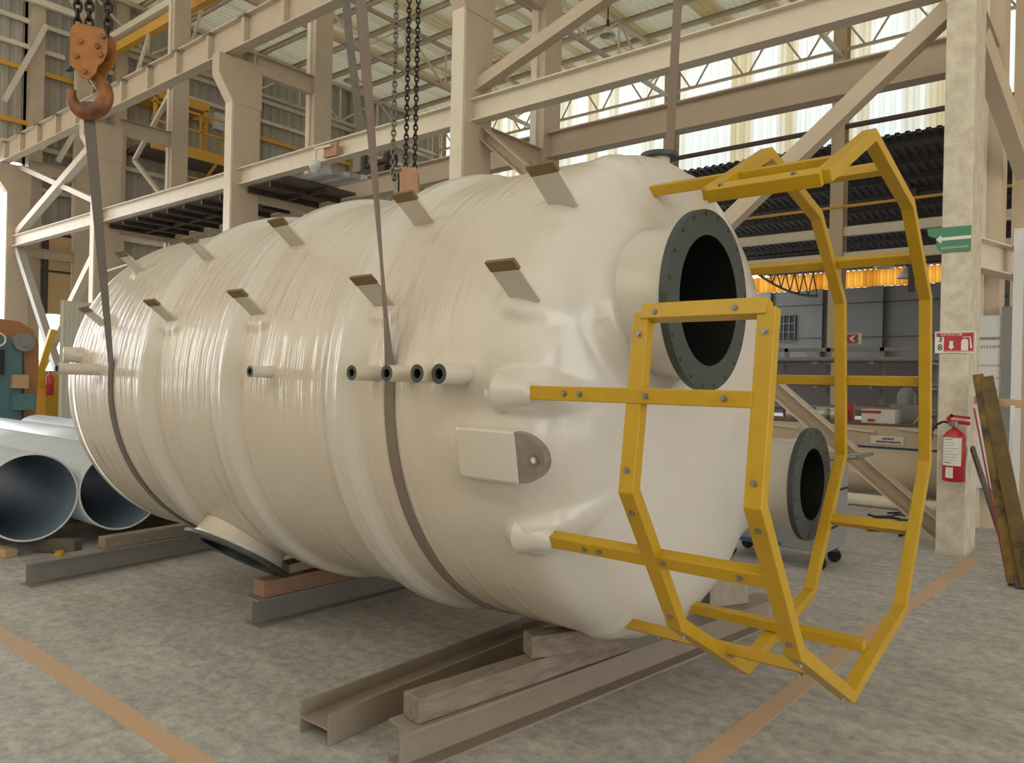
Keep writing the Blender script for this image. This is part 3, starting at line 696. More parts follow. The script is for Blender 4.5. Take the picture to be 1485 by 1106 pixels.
for (y, z) in (HP[0], HP[-1]):
    b_ = MB().bar((X1 - .0, y, z), (X2 + .0, y, z), .05, .05, ref=(0, -(z - cc.z), y - cc.y)).build('cage_bar', m_yellow, tank, bevel=.003)
    nn = Vector((0, -1, .05)) if z < 2 else (Vector((0, y, z)) - cc).normalized()
    for xx in (X1 + .05, X2 - .09): bolt(Vector((xx, y, z)) + nn * .025, nn, b_)

# ================================================================== LIFTING GEAR
def ribbon(pts, w, t, width_dir=(1, 0, 0)):
    mb = MB(); rings = []; n = len(pts); P = [Vector(p[:3]) for p in pts]
    for i in range(n):
        d = (P[min(i + 1, n - 1)] - P[max(i - 1, 0)]).normalized()
        wd = Vector(width_dir) if len(pts[i]) == 3 else Vector((math.cos(pts[i][3]), math.sin(pts[i][3]), 0))
        wd = (wd - d * wd.dot(d)).normalized(); nn = d.cross(wd)
        rings.append([P[i] + wd * (a * w / 2) + nn * (b * t / 2) for a, b in ((-1, -1), (1, -1), (1, 1), (-1, 1))])
    vs = [v for r in rings for v in r]; fs = [(0, 1, 2, 3), tuple(range(4 * n - 4, 4 * n))[::-1]]
    for i in range(n - 1):
        for j in range(4): fs.append((i * 4 + j, (i + 1) * 4 + j, (i + 1) * 4 + (j + 1) % 4, i * 4 + (j + 1) % 4))
    return mb.add(vs, fs)
def interp(t, f):
    for (a, u), (b, v) in zip(t, t[1:]):
        if f <= b: return u + (v - u) * (f - a) / (b - a)
    return t[-1][1]
def strap_path(X, topn, topf, a0=22, a1=158, rr=TR + .006, tw=((0, .9), (1, 0))):
    pts = []
    # near leg from the hook down to the shell, then under, then up the far leg
    pn = tank_point(X, R_(a0), rr)
    for k in range(8):
        f = k / 8; q = Vector(topn).lerp(pn, f); pts.append(tuple(q) + (interp(tw, f),))
    a = a0
    while a > -(360 - a1) + 0:
        q = tank_point(X, R_(a), rr); pts.append(tuple(q) + (0.,)); a -= 4
    pf = tank_point(X, R_(a1), rr); pts.append(tuple(pf) + (0.,))
    for k in range(1, 8): q = pf.lerp(Vector(topf), k / 7); pts.append(tuple(q) + (.5 * k / 7,))
    return pts
# left strap
s1 = ribbon(strap_path(-4.85, (-4.85, 1.87, 3.12), (-4.85, 4.47, 2.98), 5, 175), .062, .006).build('lifting_strap', m_strap)
tag(s1, 'dark grey-green lifting strap hanging from the left hook block and wrapping under the tank', 'strap')
s2 = ribbon(strap_path(-2.3, (-2.3, 1.80, 3.3), (-2.3, 4.42, 4.3), 4, 176, tw=((0, -1.7), (.4, -1.35), (.8, -.78), (1, 0))), .055, .006).build('lifting_strap', m_strap2)
tag(s2, 'brown lifting strap wrapping the tank between the two middle side spouts', 'strap')
tag(ribbon([(-2.37, 1.785, 3.3, 1.0), (-2.33, 1.82, 2.8, .7), (-2.3, 1.86, 2.45, .4)], .03, .006).build('sling_tail', m_strap), 'grey loose tail beside the upper end of the brown strap', 'strap')

def chain(x, y, z0, z1, r, parent, m, pitch=None):
    pitch = pitch or r * 5.2; mb = MB(); z = z0; k = 0
    while z < z1:
        a = (0, 0, 1); b = (1, 0, 0) if k % 2 else (0, 1, 0)
        if k % 2: b = (.5, .85, 0)
        else: b = (.85, -.5, 0)
        mb.torus((x, y, z), a, b, pitch * .68, r * 2.0, r, 12, 5); z += pitch; k += 1
    return mb.build('chain', m, parent)
def arc(cx, cz, r, a0, a1, n=14): return [(cx + r * math.cos(R_(a0 + (a1 - a0) * k / n)), cz + r * math.sin(R_(a0 + (a1 - a0) * k / n))) for k in range(n + 1)]
def hook_mesh(o, u, s, m, parent):
    """forged hook: centre line in the plane (u, z), tapering tube"""
    o = Vector(o); u = Vector(u).normalized(); zz = Vector((0, 0, 1)); v = u.cross(zz)
    cl = [(-.03, .21), (-.01, .15), (.03, .10), (.075, .05)] + arc(.0, .0, .09, 30, -200, 22)
    rad = [.030, .030, .032, .036] + [.040 - .020 * (k / 22) ** 2 + .006 * math.sin(PI * k / 22) for k in range(23)]
    pts = [o + u * (a * s) + zz * (b * s) for a, b in cl]; n = 12; vs = []; fs = []
    for i, p in enumerate(pts):
        d = (pts[min(i + 1, len(pts) - 1)] - pts[max(i - 1, 0)]).normalized(); a_ = d.cross(v).normalized()
        for k in range(n):
            t = 2 * PI * k / n; vs.append(p + a_ * (rad[i] * s * 1.05 * math.cos(t)) + v * (rad[i] * s * .75 * math.sin(t)))
    for i in range(len(pts) - 1):
        for k in range(n): fs.append((i * n + k, i * n + (k + 1) % n, (i + 1) * n + (k + 1) % n, (i + 1) * n + k))
    fs += [tuple(range(n)), tuple(range(len(vs) - n, len(vs)))]
    return MB().add(vs, fs, True).build('hook', m, parent)
ur = Vector((math.sin(yaw), math.cos(yaw), 0)); ud = Vector((math.cos(yaw), -math.sin(yaw), 0))
# near left hook block
hx, hy = -4.84, 1.86
hk = empty('hook_block', (hx, hy, 3.0), 'rusty orange chain hoist block with brown hook at the upper left', 'hoist')
bd = MB(); poly = [(-.095, .16), (-.06, .20), (.10, .165), (.125, .12), (.125, .03), (.10, -.03), (.07, -.055), (.06, -.10), (.02, -.135), (-.03, -.125), (-.06, -.08), (-.095, -.05)]
c0 = Vector((hx, hy, 3.36)) + ur * .02
for s_ in (-1, 1):
    vs = [c0 + ur * u_ + Vector((0, 0, v_)) + ud * (s_ * .055) for u_, v_ in poly] + [c0 + ur * u_ + Vector((0, 0, v_)) + ud * (s_ * .045) for u_, v_ in poly]
    n = len(poly); bd.add(vs, [tuple(range(n)), tuple(range(n, 2 * n))[::-1]] + [(i, i + n, (i + 1) % n + n, (i + 1) % n) for i in range(n)])
bd.build('side_plate', m_hook, hk, bevel=.003)
sh = MB()
for u_, v_, r in ((-.015, .06, .07), (.05, .06, .05)): sh.tube(c0 + ur * u_ + Vector((0, 0, v_)) - ud * .042, c0 + ur * u_ + Vector((0, 0, v_)) + ud * .042, r, n=24)
sh.build('sheave', m_hookm, hk)
bb = MB()
for u_, v_ in ((-.03, .085), (.07, .06), (.09, .01), (-.05, .0), (.105, .12), (0, -.09)): q = c0 + ur * u_ + Vector((0, 0, v_)) + ud * .055; bb.tube(q, q + ud * .012, .016, n=6, smooth=False)
bb.build('plate_bolts', m_hookm, hk)
MB().bar(c0 - ur * .12 + Vector((0, 0, .13)), c0 - ur * .12 + Vector((0, 0, -.06)), .03, .08).build('guard', m_black, hk)
hook_mesh(Vector((hx, hy, 3.15)) + ur * .01, ur, 1.12, m_hookm, hk)
for off in (-.085, -.015, .095): q = c0 + ur * off; chain(q.x, q.y, 3.53, 7.0, .0095, hk, m_chain)
# far hook block behind the tank
gx, gy = -4.85, 4.47
hk2 = empty('hook_block', (gx, gy, 3.0), 'pale orange chain hoist block just above the middle of the tank', 'hoist')
c1 = Vector((gx, gy, 3.16)); bd = MB()
poly = [(-.06, .16), (.06, .16), (.075, .1), (.085, -.12), (-.085, -.12), (-.07, .1)]
for s_ in (-1, 1):
    vs = [c1 + ur * u_ + Vector((0, 0, v_)) + ud * (s_ * .06) for u_, v_ in poly] + [c1 + ur * u_ + Vector((0, 0, v_)) + ud * (s_ * .05) for u_, v_ in poly]
    n = len(poly); bd.add(vs, [tuple(range(n)), tuple(range(n, 2 * n))[::-1]] + [(i, i + n, (i + 1) % n + n, (i + 1) % n) for i in range(n)])
bd.build('side_plate', m_hook2, hk2, bevel=.003)
MB().tube(c1 + ud * .048, c1 - ud * .048, .065, n=20).build('sheave', m_hookm, hk2)
MB().bar(c1 - ur * .12 + Vector((0, 0, .12)), c1 - ur * .11 + Vector((0, 0, -.12)), .02, .06).build('guard', m_galv, hk2)
hook_mesh(Vector((gx, gy, 2.90)), ur, .8, m_hookm, hk2)
for off, mm, r in ((-.115, m_galv, .0085), (-.03, m_chain, .008), (.03, m_chain, .008)): q = c1 + ur * off * 1.3; chain(q.x, q.y, 3.30 if off > -.1 else 3.25, 7.5, r, hk2, mm, pitch=.042)

# ================================================================== SUPPORTS UNDER THE TANK
def beam_thing(name, p, q, w, h, m, label, cat, ref=(0, 0, 1)):
    return tag(MB().ibeam(p, q, w, h, .012, .01, ref).build(name, m), label, cat)
beam_thing('steel_beam', (-2.17, 2.01, .085), (-1.80, 4.85, .085), .15, .17, m_ibeam, 'brown primed steel I-beam nearest the camera under the tank head', 'beam')
# H beam lying with flanges upright
p = Vector((-2.62, 1.93, .06)); q = Vector((-2.50, 4.8, .06))
beam_thing('steel_beam', (-2.615, 1.94, .066), (-2.66, 4.9, .066), .128, .20, m_ibeam, 'brown H-beam lying on its side with a trough on top', 'beam', ref=(1, 0, 0))
beam_thing('steel_beam', (-4.09, 2.56, .085), (-4.05, 5.2, .085), .15, .17, m_ibeam2, 'grey steel I-beam under the middle of the tank', 'beam')
beam_thing('steel_beam', (-5.98, 1.97, .085), (-6.35, 4.9, .085), .15, .17, m_ibeam2, 'grey steel I-beam beyond the dark bottom flange', 'beam')
def timber(p, q, w, h, m, label):
    return tag(MB().bar(p, q, w, h).build('timber_block', m, bevel=.006), label, 'timber')
timber((-2.165, 2.06, .222), (-1.98, 3.35, .222), .105, .10, m_wood, 'long weathered timber lying on the nearest brown I-beam')
timber((-2.09, 2.70, .325), (-1.86, 3.15, .325), .10, .10, m_wood, 'short timber block topmost on the long timber under the tank head')
timber((-4.08, 2.60, .222), (-4.05, 3.9, .222), .12, .10, m_woodr, 'reddish timber on the grey beam under the middle of the tank')
timber((-4.12, 2.80, .305), (-4.10, 3.7, .345), .13, .06, m_pallet, 'pale wooden wedge on the reddish timber')
timber((-6.05, 2.50, .215), (-6.25, 4.2, .215), .10, .09, m_wood, 'brown timber on the grey beam at the left')
timber((-6.45, 3.35, .06), (-6.2, 3.6, .06), .1, .12, m_woodd, 'dark timber block behind the left beam beside the second pipe')
timber((-2.05, 4.35, .26), (-1.92, 4.62, .26), .22, .18, m_pallet, 'pale block propping the far side of the tank head')
timber((-2.03, 4.42, .38), (-2.0, 4.55, .38), .12, .06, m_woodd, 'thin dark shim on the pale block at the far side')
timber((-7.1, 2.42, .06), (-6.78, 2.62, .06), .10, .11, m_woodd, 'dark timber block with blue paint under the nearest resin pipe')
timber((-8.2, 2.0, .03), (-7.0, 2.2, .03), .1, .06, m_tan, 'flat tan batten on the floor beside the resin pipes')
tp = empty('tape_roll', (-6.35, 2.3, .0), 'small yellow tape roll on the left beam', 'tape')
MB().lathe((-6.03, 2.20, .17), (0, 0, 1), [(0, .028), (.035, .028), (.035, .014), (0, .014)], 20, smooth=False, closed=True).build('tape', m_yellow, tp)

# big resin pipes at the left
pn = ['nearest pale resin pipe with a blue bore, at the left edge', 'second pale resin pipe, half hidden by the tank end', 'third pale resin pipe, mostly behind the tank', 'fourth pale resin pipe, only its top showing', 'farthest pale resin pipe behind the others']
for k in range(5):
    y = 2.31 + .722 * k
    e = empty('resin_pipe', (-10.2, y, .12), pn[k], 'pipe')
    MB().lathe((-6.94, y, .48), (-1, 0, 0), [(0, .345), (0, .36), (6.3, .36), (6.3, .345)], 64).build('pipe_wall', m_pipeo, e)
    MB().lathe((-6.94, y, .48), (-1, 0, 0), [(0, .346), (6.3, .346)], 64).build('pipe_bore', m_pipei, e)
    MB().lathe((-6.94, y, .48), (1, 0, 0), [(0, .345), (.004, .347), (.004, .359), (0, .361)], 64).build('pipe_rim', m_board, e)
for x in (-7.6, -12.5):
    tag(MB().box(x - .06, x + .06, 1.9, 5.6, 0, .12).build('pipe_bearer', m_wood), 'timber bearer across the floor under the %s of the resin pipes' % ('near ends' if x > -10 else 'far ends'), 'timber')

# ================================================================== LEFT BACKGROUND
pr = empty('power_press', (-16, 4.9, 0), 'teal power press with an orange brown side casting at the far left', 'machine')
MB().box(-16.6, -16.0, 4.55, 5.15, 0, 2.15).build('body', m_blue, pr, bevel=.03)
MB().prism([(4.5, 2.15), (4.55, 2.35), (4.8, 2.47), (5.1, 2.45), (5.35, 2.3), (5.45, 2.05), (5.45, 1.6), (5.4, .2), (5.2, .2), (5.2, 1.6), (5.15, 2.1), (4.9, 2.15)], 'x', -16.7, -16.1).build('side_casting', m_orange, pr, bevel=.02)
MB().tube((-16.05, 5.12, 2.05), (-15.85, 5.12, 2.05), .17, n=24).tube((-15.87, 5.12, 2.05), (-15.8, 5.12, 2.05), .08).build('flywheel', m_cart, pr)
MB().lathe((-15.95, 4.72, 2.08), (1, 0, 0), [(0, .13), (.04, .13), (.04, .1), (0, .1)], 20, closed=True).build('gauge_ring', m_board, pr)
MB().box(-16.0, -15.9, 4.62, 4.82, 1.45, 1.9).build('control_panel', m_black, pr)
MB().box(-16.0, -15.85, 4.95, 5.2, 1.2, 1.45).build('label_plate', m_tan, pr)
MB().box(-16.0, -15.8, 4.95, 5.3, .8, 1.1).build('work_table', m_blue, pr)
fp = corrug((-20, 7.2, 0), (0, 1, 0), (0, 0, 1), 1.25, 3.25, .1, .03, (1, 0, 0))
tag(fp.build('screen_panel', m_sheetw), 'cream corrugated screen panel standing behind the tank end', 'panel')
tag(MB().bar((-20.4, 6.5, .0), (-20.4, 7.2, 2.55), .14, .14).build('yellow_boom', m_yellow), 'yellow slanted boom beside the screen panel', 'boom')
yb = empty('yellow_locker', (-20.9, 7.1, 0), 'yellow painted locker in the sun beside the bay door', 'cabinet')
MB().box(-21.2, -20.8, 6.8, 7.6, 0, 1.55).build('body', m_yellow, yb); MB().box(-20.8, -20.78, 6.85, 7.2, .2, 1.1).build('door', m_yel2, yb)
fe = empty('fire_extinguisher', (-20.3, 7.1, .8), 'tiny red fire extinguisher in front of the yellow locker far left', 'extinguisher')
MB().lathe((-20.4, 7.15, .95), (0, 0, 1), [(0, 0), (0, .09), (.45, .09), (.52, .03), (.58, .03), (.58, 0)], 16).build('cylinder', m_red, fe)
cb = empty('hanging_cabinet', (-26.6, 9.6, 3.4), 'tan panelled door with dark frame on the end wall at the left', 'cabinet')
MB().box(-26.8, -26.6, 9.2, 10.05, 3.4, 4.7).box(-26.8, -26.6, 9.2, 10.05, 4.74, 5.85).build('tan_panel', m_tan, cb)
MB().box(-26.82, -26.58, 10.05, 10.15, 3.2, 5.9).box(-26.82, -26.58, 9.12, 9.2, 3.35, 5.9).box(-26.82, -26.58, 9.2, 10.05, 4.68, 4.75).box(-26.82, -26.58, 9.15, 10.1, 5.85, 5.92).build('dark_frame', m_darkbeam, cb)
tag(MB().tube((-24.4, 6.5, 0), (-24.4, 6.5, 7.9), .07, n=8).build('drain_pipe', m_pipeo), 'pale blue downpipe beside the far left column', 'pipe') if False else None
tag(MB().box(EX - .05, EX + .1, 8.1, 8.2, 0, 8.1).build('door_jamb', m_pipeo), 'pale blue jamb of the open bay door', 'door frame')
tag(MB().tube((-20.1, 8.2, 4.05), (-17.0, 8.2, 4.25), .03, n=6).build('thin_rail', m_white), 'thin pale rod between the columns behind the tank end', 'rod')

# ================================================================== RIGHT SIDE
wc = struct(MB().box(-1.12, 6, 10.35, 10.5, 0, 9.5), 'wall_right_partition', m_wallc, 'cream partition wall behind the extinguisher column', 'wall')
wb = empty('notice_board', (-1.0, 10.2, .5), 'white notice panel with faint red writing on the partition', 'board')
MB().box(-1.42, -1.14, 9.82, 9.85, .45, 2.36).build('panel', m_board, wb)
MB().box(-1.13, -1.0, 9.80, 9.9, .3, 2.45).build('frame', m_cart, wb)
MB().box(-1.43, -1.14, 9.80, 9.82, 2.10, 2.12).build('rail', m_cart, wb)
wr = MB()
for r_ in range(5):
    z = 2.0 - r_ * .14 - (.06 if r_ else 0); x = -1.38
    while x < -1.17:
        l_ = random.uniform(.012, .03); wr.box(x, x + l_, 9.816, 9.82, z, z + (.03 if r_ == 0 else .018)); x += l_ + .012
wr.build('writing', mat('faint_red_ink', (.55, .30, .32), .6), wb)
tag(MB().box(-.98, -.9, 9.3, 9.42, 0, 3.2).build('door_post', m_board), 'white post at the right edge of the view', 'post')
tag(MB().ibeam((XC[4], 8.6, 2.88), (XC[4] + .35, 9.9, 2.88), .2, .3).build('bracket_beam', m_white), 'short pale bracket beam behind the extinguisher column', 'beam')
tag(MB().bar((XC[4] + .05, 8.6, 5.0), (XC[4] + .35, 9.9, 3.9), .16, .2).build('gusset_brace', m_steel), 'cream gusset brace at the upper right behind the column', 'brace')

# extinguisher sign on the column
Y = 7.975
sg = empty('extinguisher_sign', (-1.28, Y, 1.97), 'red and white EXTINTOR sign numbered 38 on the column', 'sign')
x0, x1, z0, z1 = -1.445, -1.115, 1.865, 2.065
sgY = 7.985
MB().box(x0, x1, sgY, sgY + .005, z0, z1).build('sign_plate', m_signwhite, sg)
MB().box(x0 + .012, x1 - .012, sgY - .002, sgY, z1 - .050, z1 - .010).box(x0 + .075, x1 - .012, sgY - .002, sgY, z0 + .012, z1 - .050).build('red_field', m_signred, sg)
ed = MB()
ed.box(x0 + .016, x1 - .016, sgY - .003, sgY - .002, z1 - .016, z1 - .013).box(x1 - .019, x1 - .016, sgY - .003, sgY - .002, z0 + .016, z1 - .013).box(x0 + .075, x1 - .016, sgY - .003, sgY - .002, z0 + .016, z0 + .019)
ed.prism([(x0 + .12, z0 + .11), (x0 + .15, z0 + .11), (x0 + .15, z0 + .06), (x0 + .162, z0 + .06), (x0 + .135, z0 + .03), (x0 + .108, z0 + .06), (x0 + .12, z0 + .06)], 'y', sgY - .004, sgY - .002)
ep = [(x1 - .115, z0 + .022), (x1 - .06, z0 + .022), (x1 - .06, z0 + .105)] + [(x1 - .0875 + .0275 * math.cos(PI * k / 8), z0 + .105 + .025 * math.sin(PI * k / 8)) for k in range(1, 8)] + [(x1 - .115, z0 + .105)]
ed.prism(ep, 'y', sgY - .004, sgY - .002)
ed.box(x1 - .105, x1 - .045, sgY - .004, sgY - .002, z0 + .142, z0 + .148)
ed.prism([(x1 - .05, z0 + .148), (x1 - .042, z0 + .148), (x1 - .028, z0 + .045), (x1 - .042, z0 + .04)], 'y', sgY - .004, sgY - .002)
ed.build('pictogram', m_signwhite, sg)
EXd = (1, 0, 0); UZ = (0, 0, 1)
text('sign_text', 'EXTINTOR', .036, m_signwhite, ((x0 + x1) / 2 - .03, sgY - .003, z1 - .031), EXd, UZ, sg)
text('sign_number', '3', .08, m_ink, (x0 + .043, sgY - .003, z0 + .128), EXd, UZ, sg)
text('sign_number', '8', .08, m_ink, (x0 + .043, sgY - .003, z0 + .050), EXd, UZ, sg)
# green arrow sign
gs = empty('evacuation_sign', (-1.34, Y, 2.9), 'green arrow evacuation sign high on the extinguisher column', 'sign')
MB().prism([(-1.53, 3.035), (-1.17, 3.03), (-1.17, 2.80), (-1.42, 2.80), (-1.45, 2.86), (-1.45, 2.935), (-1.52, 2.97)], 'y', 7.985, 7.99).build('sign_plate', m_signgreen, gs)
MB().prism([(-1.455, 2.925), (-1.41, 2.965), (-1.41, 2.94), (-1.17, 2.94), (-1.17, 2.91), (-1.41, 2.91), (-1.41, 2.885)], 'y', 7.982, 7.985).build('arrow', m_signwhite, gs)
text('sign_text', 'RUTA DE EVACUACION', .024, m_signwhite, (-1.30, 7.984, 2.84), EXd, UZ, gs, squeeze=.85)

# fire extinguisher hanging on the column
fx, fy = -1.245, 7.84
fe = empty('fire_extinguisher', (fx, fy, .70), 'red fire extinguisher with white label hanging on the scuffed column', 'extinguisher')
MB().lathe((fx, fy, .70), (0, 0, 1), [(0, 0), (0, .085), (.012, .092), (.40, .092), (.44, .078), (.465, .045), (.475, .024), (.50, .024)], 40).build('cylinder', m_red, fe)
def wrap(a0, a1, z0, z1, r):
    mb = MB(); n = 16; vs = []
    for z in (z0, z1):
        for k in range(n + 1): t = R_(a0 + (a1 - a0) * k / n); vs.append((fx + r * math.cos(t), fy + r * math.sin(t), z))
    return mb.add(vs, [(k, k + 1, k + n + 2, k + n + 1) for k in range(n)], True)
lb = wrap(-150, -45, .845, 1.095, .0935).build('paper_label', m_signwhite, fe)
lt = MB()
for k in range(9):
    z = 1.075 - k * .026
    q = wrap(-140 + random.uniform(0, 10), -60 - random.uniform(0, 35), z, z + (.009 if k in (0, 8) else .004), .0942); lt.add(q.v, q.f)
lt.build('label_lines', mat('grey_blue_ink', (.18, .22, .28), .6), lb)
wrap(-125, -85, .735, .83, .0935).build('lower_label', m_signwhite, fe)
MB().tube((fx, fy, 1.19), (fx, fy, 1.24), .03, n=16).tube((fx - .02, fy - .02, 1.215), (fx - .02, fy - .05, 1.215), .022, n=16).build('valve', m_bolt, fe)
MB().bar((fx - .05, fy, 1.24), (fx + .12, fy, 1.225), .03, .032).bar((fx - .03, fy, 1.29), (fx + .12, fy, 1.275), .03, .022).bar((fx - .06, fy, 1.25), (fx - .02, fy, 1.30), .03, .03).build('handle', m_red, fe)
hp_ = [(fx - .02, fy, 1.225), (fx - .09, fy - .01, 1.235), (fx - .15, fy - .02, 1.20), (fx - .18, fy - .02, 1.14), (fx - .185, fy - .01, 1.05)]
MB().path(hp_, .011, 8).build('hose', m_black, fe)
MB().box(fx - .03, fx + .03, fy + .09, 8.0, 1.0, 1.03).build('wall_bracket', m_bolt, fe)

# stacked planks and ladder leaning right of the column
ld = empty('folded_ladder', (-.72, 7.0, 0), 'dirty yellow and brown fibreglass ladder leaning beside the column', 'ladder')
p0 = Vector((-.69, 7.05, 0.02)); p1 = Vector((-1.085, 7.93, 1.66))
sd = Vector((.77, .0, .0))
r1 = MB().bar(p0, p1, .05, .085, ref=(1, 0, 0)).build('rail', m_ladder, ld, bevel=.004)
r2 = MB().bar(p0 + Vector((.10, -.05, 0)), p1 + Vector((.065, -.01, -.02)), .05, .11, ref=(1, 0, 0)).build('rail', m_ladder2, ld, bevel=.004)
MB().bar(p0 + Vector((-.05, .05, 0)), p1 + Vector((-.03, .04, -.3)), .008, .014, ref=(1, 0, 0)).build('strip', m_red, ld)
dvec = (p1 - p0).normalized()
text('rail_text', 'STANLEY', .055, m_ink, p0 + Vector((.10, -.113, 0)) + dvec * .27, -dvec, (1, .0, .30), ld)
for k in range(5): MB().bar(p0 + dvec * (.2 + .3 * k) + Vector((-.02, .06, 0)), p0 + dvec * (.2 + .3 * k) + Vector((.09, .03, 0)), .03, .03).build('rung', m_ladder2, ld)
tag(MB().bar((-.66, 7.0, 0), (-1.13, 8.02, 1.0), .03, .05).build('dark_plank', m_woodd), 'thin dark plank leaning left of the dirty ladder', 'plank')
sl = empty('wooden_slat', (-.9, 7.6, 1.4), 'bare wooden slat sticking out to the right of the ladder', 'slat')
MB().bar((-1.10, 7.86, 1.44), (-.55, 7.75, 1.40), .02, .07).build('slat', m_tan, sl)
MB().bar((-.82, 7.72, 0), (-.80, 7.76, 1.40), .02, .03).build('prop', m_board, sl)

# grey cart on castors
ct = empty('tool_cart', (-2.37, 6.75, 0), 'grey steel cabinet cart on castors behind the small nozzle', 'cart')
MB().box(-2.86, -1.92, 6.45, 7.02, .16, .95).build('cabinet', m_cart, ct, bevel=.01)
MB().box(-2.86, -2.3, 6.43, 6.45, .17, .20).build('kick_strip', m_blue2, ct)
MB().box(-2.40, -2.395, 6.44, 6.45, .22, .93).build('door_gap', m_black, ct)
for z in (.35, .65): MB().box(-1.92, -1.905, 6.5, 6.97, z, z + .012).build('side_seam', m_black, ct)
MB().path([(-1.92, 6.5, .93), (-1.72, 6.5, .96), (-1.72, 6.97, .96), (-1.92, 6.97, .93)], .016).build('handle', m_bolt, ct)
for x in (-2.78, -2.0):
    for y in (6.53, 6.94):
        c_ = MB().box(x - .03, x + .03, y - .025, y + .025, .09, .16).build('castor', m_bolt, ct)
        MB().tube((x, y - .018, .055), (x, y + .018, .055), .055, n=20).build('wheel', m_black, c_)
# long bench with goods
bn_ = empty('steel_bench', (-3.4, 12.4, 0), 'long cream steel bench beyond the cage with a small label on its front', 'bench')
MB().box(-6.0, -1.6, 11.95, 13.3, .98, 1.02).build('bench_top', m_deck, bn_)
MB().box(-6.0, -1.6, 11.9, 11.95, .70, .99).build('front_apron', m_wallc, bn_)
for x in (-5.8, -3.6, -1.75): MB().box(x - .05, x + .05, 11.97, 12.07, 0, .98).build('leg', m_white, bn_)
for k in range(4): MB().bar((-5.9 + k * 1.1, 11.88, .97), (-5.1 + k * 1.1, 11.88, .90), .03, .03).build('front_rod', m_white, bn_)
MB().box(-2.95, -2.52, 11.885, 11.9, .735, .85).build('label', m_signwhite, bn_)
text('label_text', 'SUBLETS', .05, m_ink, (-2.72, 11.884, .815), EXd, UZ, bn_) if False else None
lt = MB()
for r_, z in enumerate((.80, .755)):
    x = -2.88 if r_ else -2.80
    while x < (-2.56 if r_ else -2.66): l_ = random.uniform(.012, .03); lt.box(x, x + l_, 11.882, 11.885, z, z + .026); x += l_ + .008
lt.build('label_print', m_ink, bn_)
MB().box(-4.2, -1.6, 11.93, 11.96, .60, .69).build('blue_strip', m_blue2, bn_)
bxo = empty('carton', (-2.95, 12.4, 1.02), 'white carton with a red band on the bench', 'box')
MB().box(-3.17, -2.9, 12.2, 12.6, 1.02, 1.22).build('carton_body', m_card, bxo); MB().box(-3.172, -2.9, 12.19, 12.6, 1.165, 1.205).build('red_band', m_signred, bxo)
MB().box(-3.08, -2.98, 12.19, 12.2, 1.04, 1.08).build('printed_mark', m_signred, bxo)
MB().box(-2.9, -2.71, 12.2, 12.6, 1.02, 1.22).build('side_panel', m_signwhite, bxo)
for k, (x, h_, r, l) in enumerate(((-4.35, .15, .10, 'leftmost pale tin on the bench'), (-4.12, .17, .09, 'second pale tin on the bench'), (-3.86, .19, .1, 'third pale tin from the left on the bench'), (-3.66, .19, .09, 'pale tin nearest the hoop on the bench'))):
    e = empty('tin', (x, 12.6, 1.02), l, 'tin')
    MB().lathe((x, 12.6, 1.02), (0, 0, 1), [(0, 0), (0, r), (h_, r), (h_, 0)], 20).build('can', m_tin, e); MB().lathe((x, 12.6, 1.02 + h_), (0, 0, 1), [(-.01, r * 1.03), (.006, r * 1.03), (.006, r * .9)], 20).build('lid', m_board, e)
tag(MB().box(-3.56, -3.45, 12.8, 12.9, 1.02, 1.30).build('red_can', m_signred), 'small red canister behind the tins', 'canister')
gb_ = empty('grey_drum', (-2.6, 13.1, 1.0), 'grey motor housing standing behind the carton', 'machine')
MB().box(-2.95, -2.5, 12.95, 13.25, 1.02, 1.30).build('base', m_cart, gb_); MB().lathe((-2.75, 13.1, 1.30), (0, 0, 1), [(0, .13), (.15, .13), (.2, .1), (.26, .06), (.27, 0)], 20).build('motor', m_cart, gb_)
sd_ = empty('tripod_stand', (-2.42, 12.5, 1.02), 'thin pale tripod stand on the bench beside the grey motor', 'stand')
MB().path([(-2.42, 12.5, 1.15), (-2.42, 12.5, 1.5)], .012).build('mast', m_white, sd_)
for dx, dy in ((-.1, 0), (.1, .02), (.02, .12)): MB().path([(-2.42, 12.5, 1.16), (-2.42 + dx, 12.5 + dy, 1.02)], .01).build('leg', m_white, sd_)
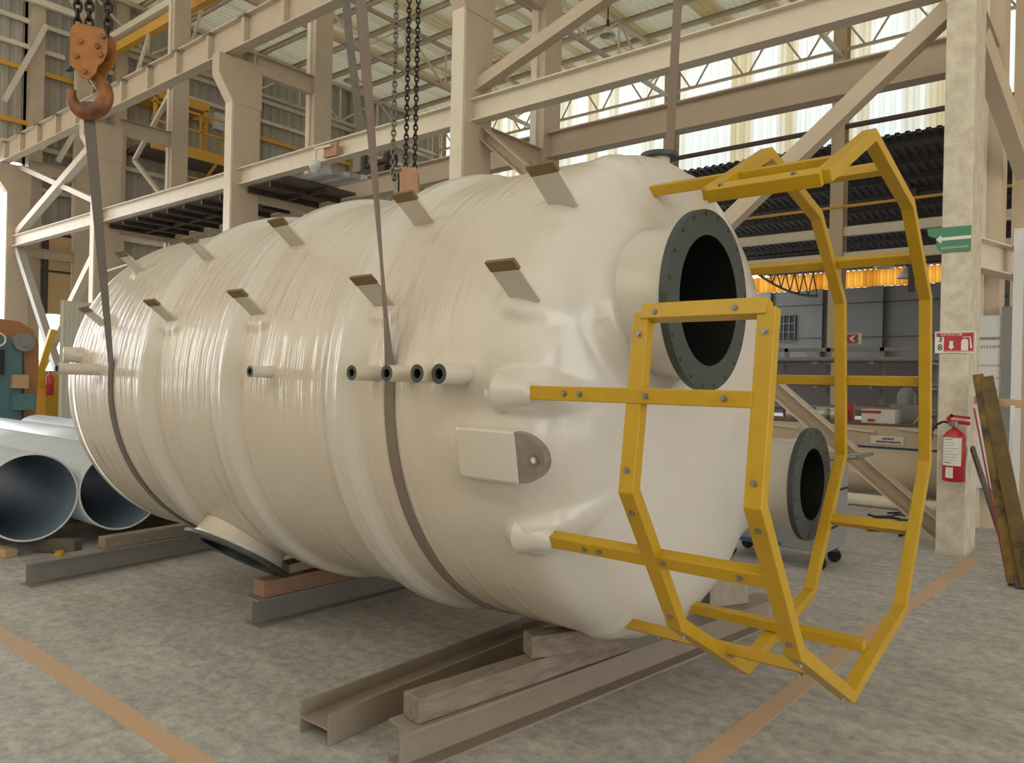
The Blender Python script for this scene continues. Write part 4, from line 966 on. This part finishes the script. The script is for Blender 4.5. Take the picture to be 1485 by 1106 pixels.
# cream pipes on the floor
e = empty('cream_pipe', (-3.5, 11, 0), 'large cream pipe lying on the floor below the bench', 'pipe')
MB().lathe((-5.5, 11.1, .42), (1, 0, 0), [(0, .26), (0, .30), (4.1, .30), (4.1, .26)], 40).build('pipe_wall', m_wallc, e)
MB().box(-5.0, -4.9, 10.75, 11.45, 0, .14).box(-2.2, -2.1, 10.75, 11.45, 0, .14).build('cradle', m_white, e)
tag(MB().tube((-5.5, 10.55, .08), (-1.6, 10.55, .08), .08, n=16).build('thin_pipe', m_white), 'slim pale pipe on the floor in front of the large cream pipe', 'pipe')
for k in range(5):
    pts = []; x = -2.9 + .15 * k; y = 8.9 + .3 * k
    for j in range(14): pts.append((x, y, .012)); x += random.uniform(-.02, .16); y += random.uniform(-.18, .18)
    tag(MB().path(pts, .011, 6).build('floor_cable', m_black), 'thin dark cable lying loose on the floor behind the cross brace', 'cable', 'loose cables on the floor')
# pipe rack
rk = empty('pipe_rack', (-6, 20, 0), 'dark steel rack holding bundles of pipes behind the bench', 'rack')
for x in (-8.6, -7.3, -6.2, -4.9, -3.7):
    MB().box(x - .05, x + .05, 20.6, 20.7, 0, 2.6).build('upright', m_cart, rk)
    for z in (1.0, 1.6, 2.2): MB().box(x - .04, x + .04, 19.6, 20.6, z - .05, z).build('arm', m_cart, rk)
MB().box(-8.7, -3.6, 20.6, 20.66, 2.5, 2.6).build('top_rail', m_cart, rk)
for k in range(18):
    z = (1.0, 1.6, 2.2)[k % 3] + .06 + .001; y = 19.68 + (k // 3) * .15; tilt = .0
    tag(MB().tube((-8.9 + random.uniform(-.2, .2), y, z), (-3.6 + random.uniform(-.3, .2), y, z), .06, n=10).build('stored_pipe', m_pipes), 'grey pipe lying on the arms of the dark rack', 'pipe', 'pipes stored on the dark rack')
# red sign on the far wall column
fs_ = empty('hydrant_sign', (-7.1, 26, 3.2), 'small red and white arrow sign on the far wall column', 'sign')
MB().box(-7.6, -6.85, 26.15, 26.2, 3.0, 3.36).build('sign_plate', m_signwhite, fs_); MB().box(-7.42, -6.95, 26.08, 26.1, 3.03, 3.33).build('red_field', m_signred, fs_)
MB().prism([(-7.2, 3.18), (-7.08, 3.28), (-7.0, 3.28), (-7.1, 3.18), (-7.0, 3.08), (-7.08, 3.08)], 'y', 26.05, 26.08).build('arrow', m_signwhite, fs_)
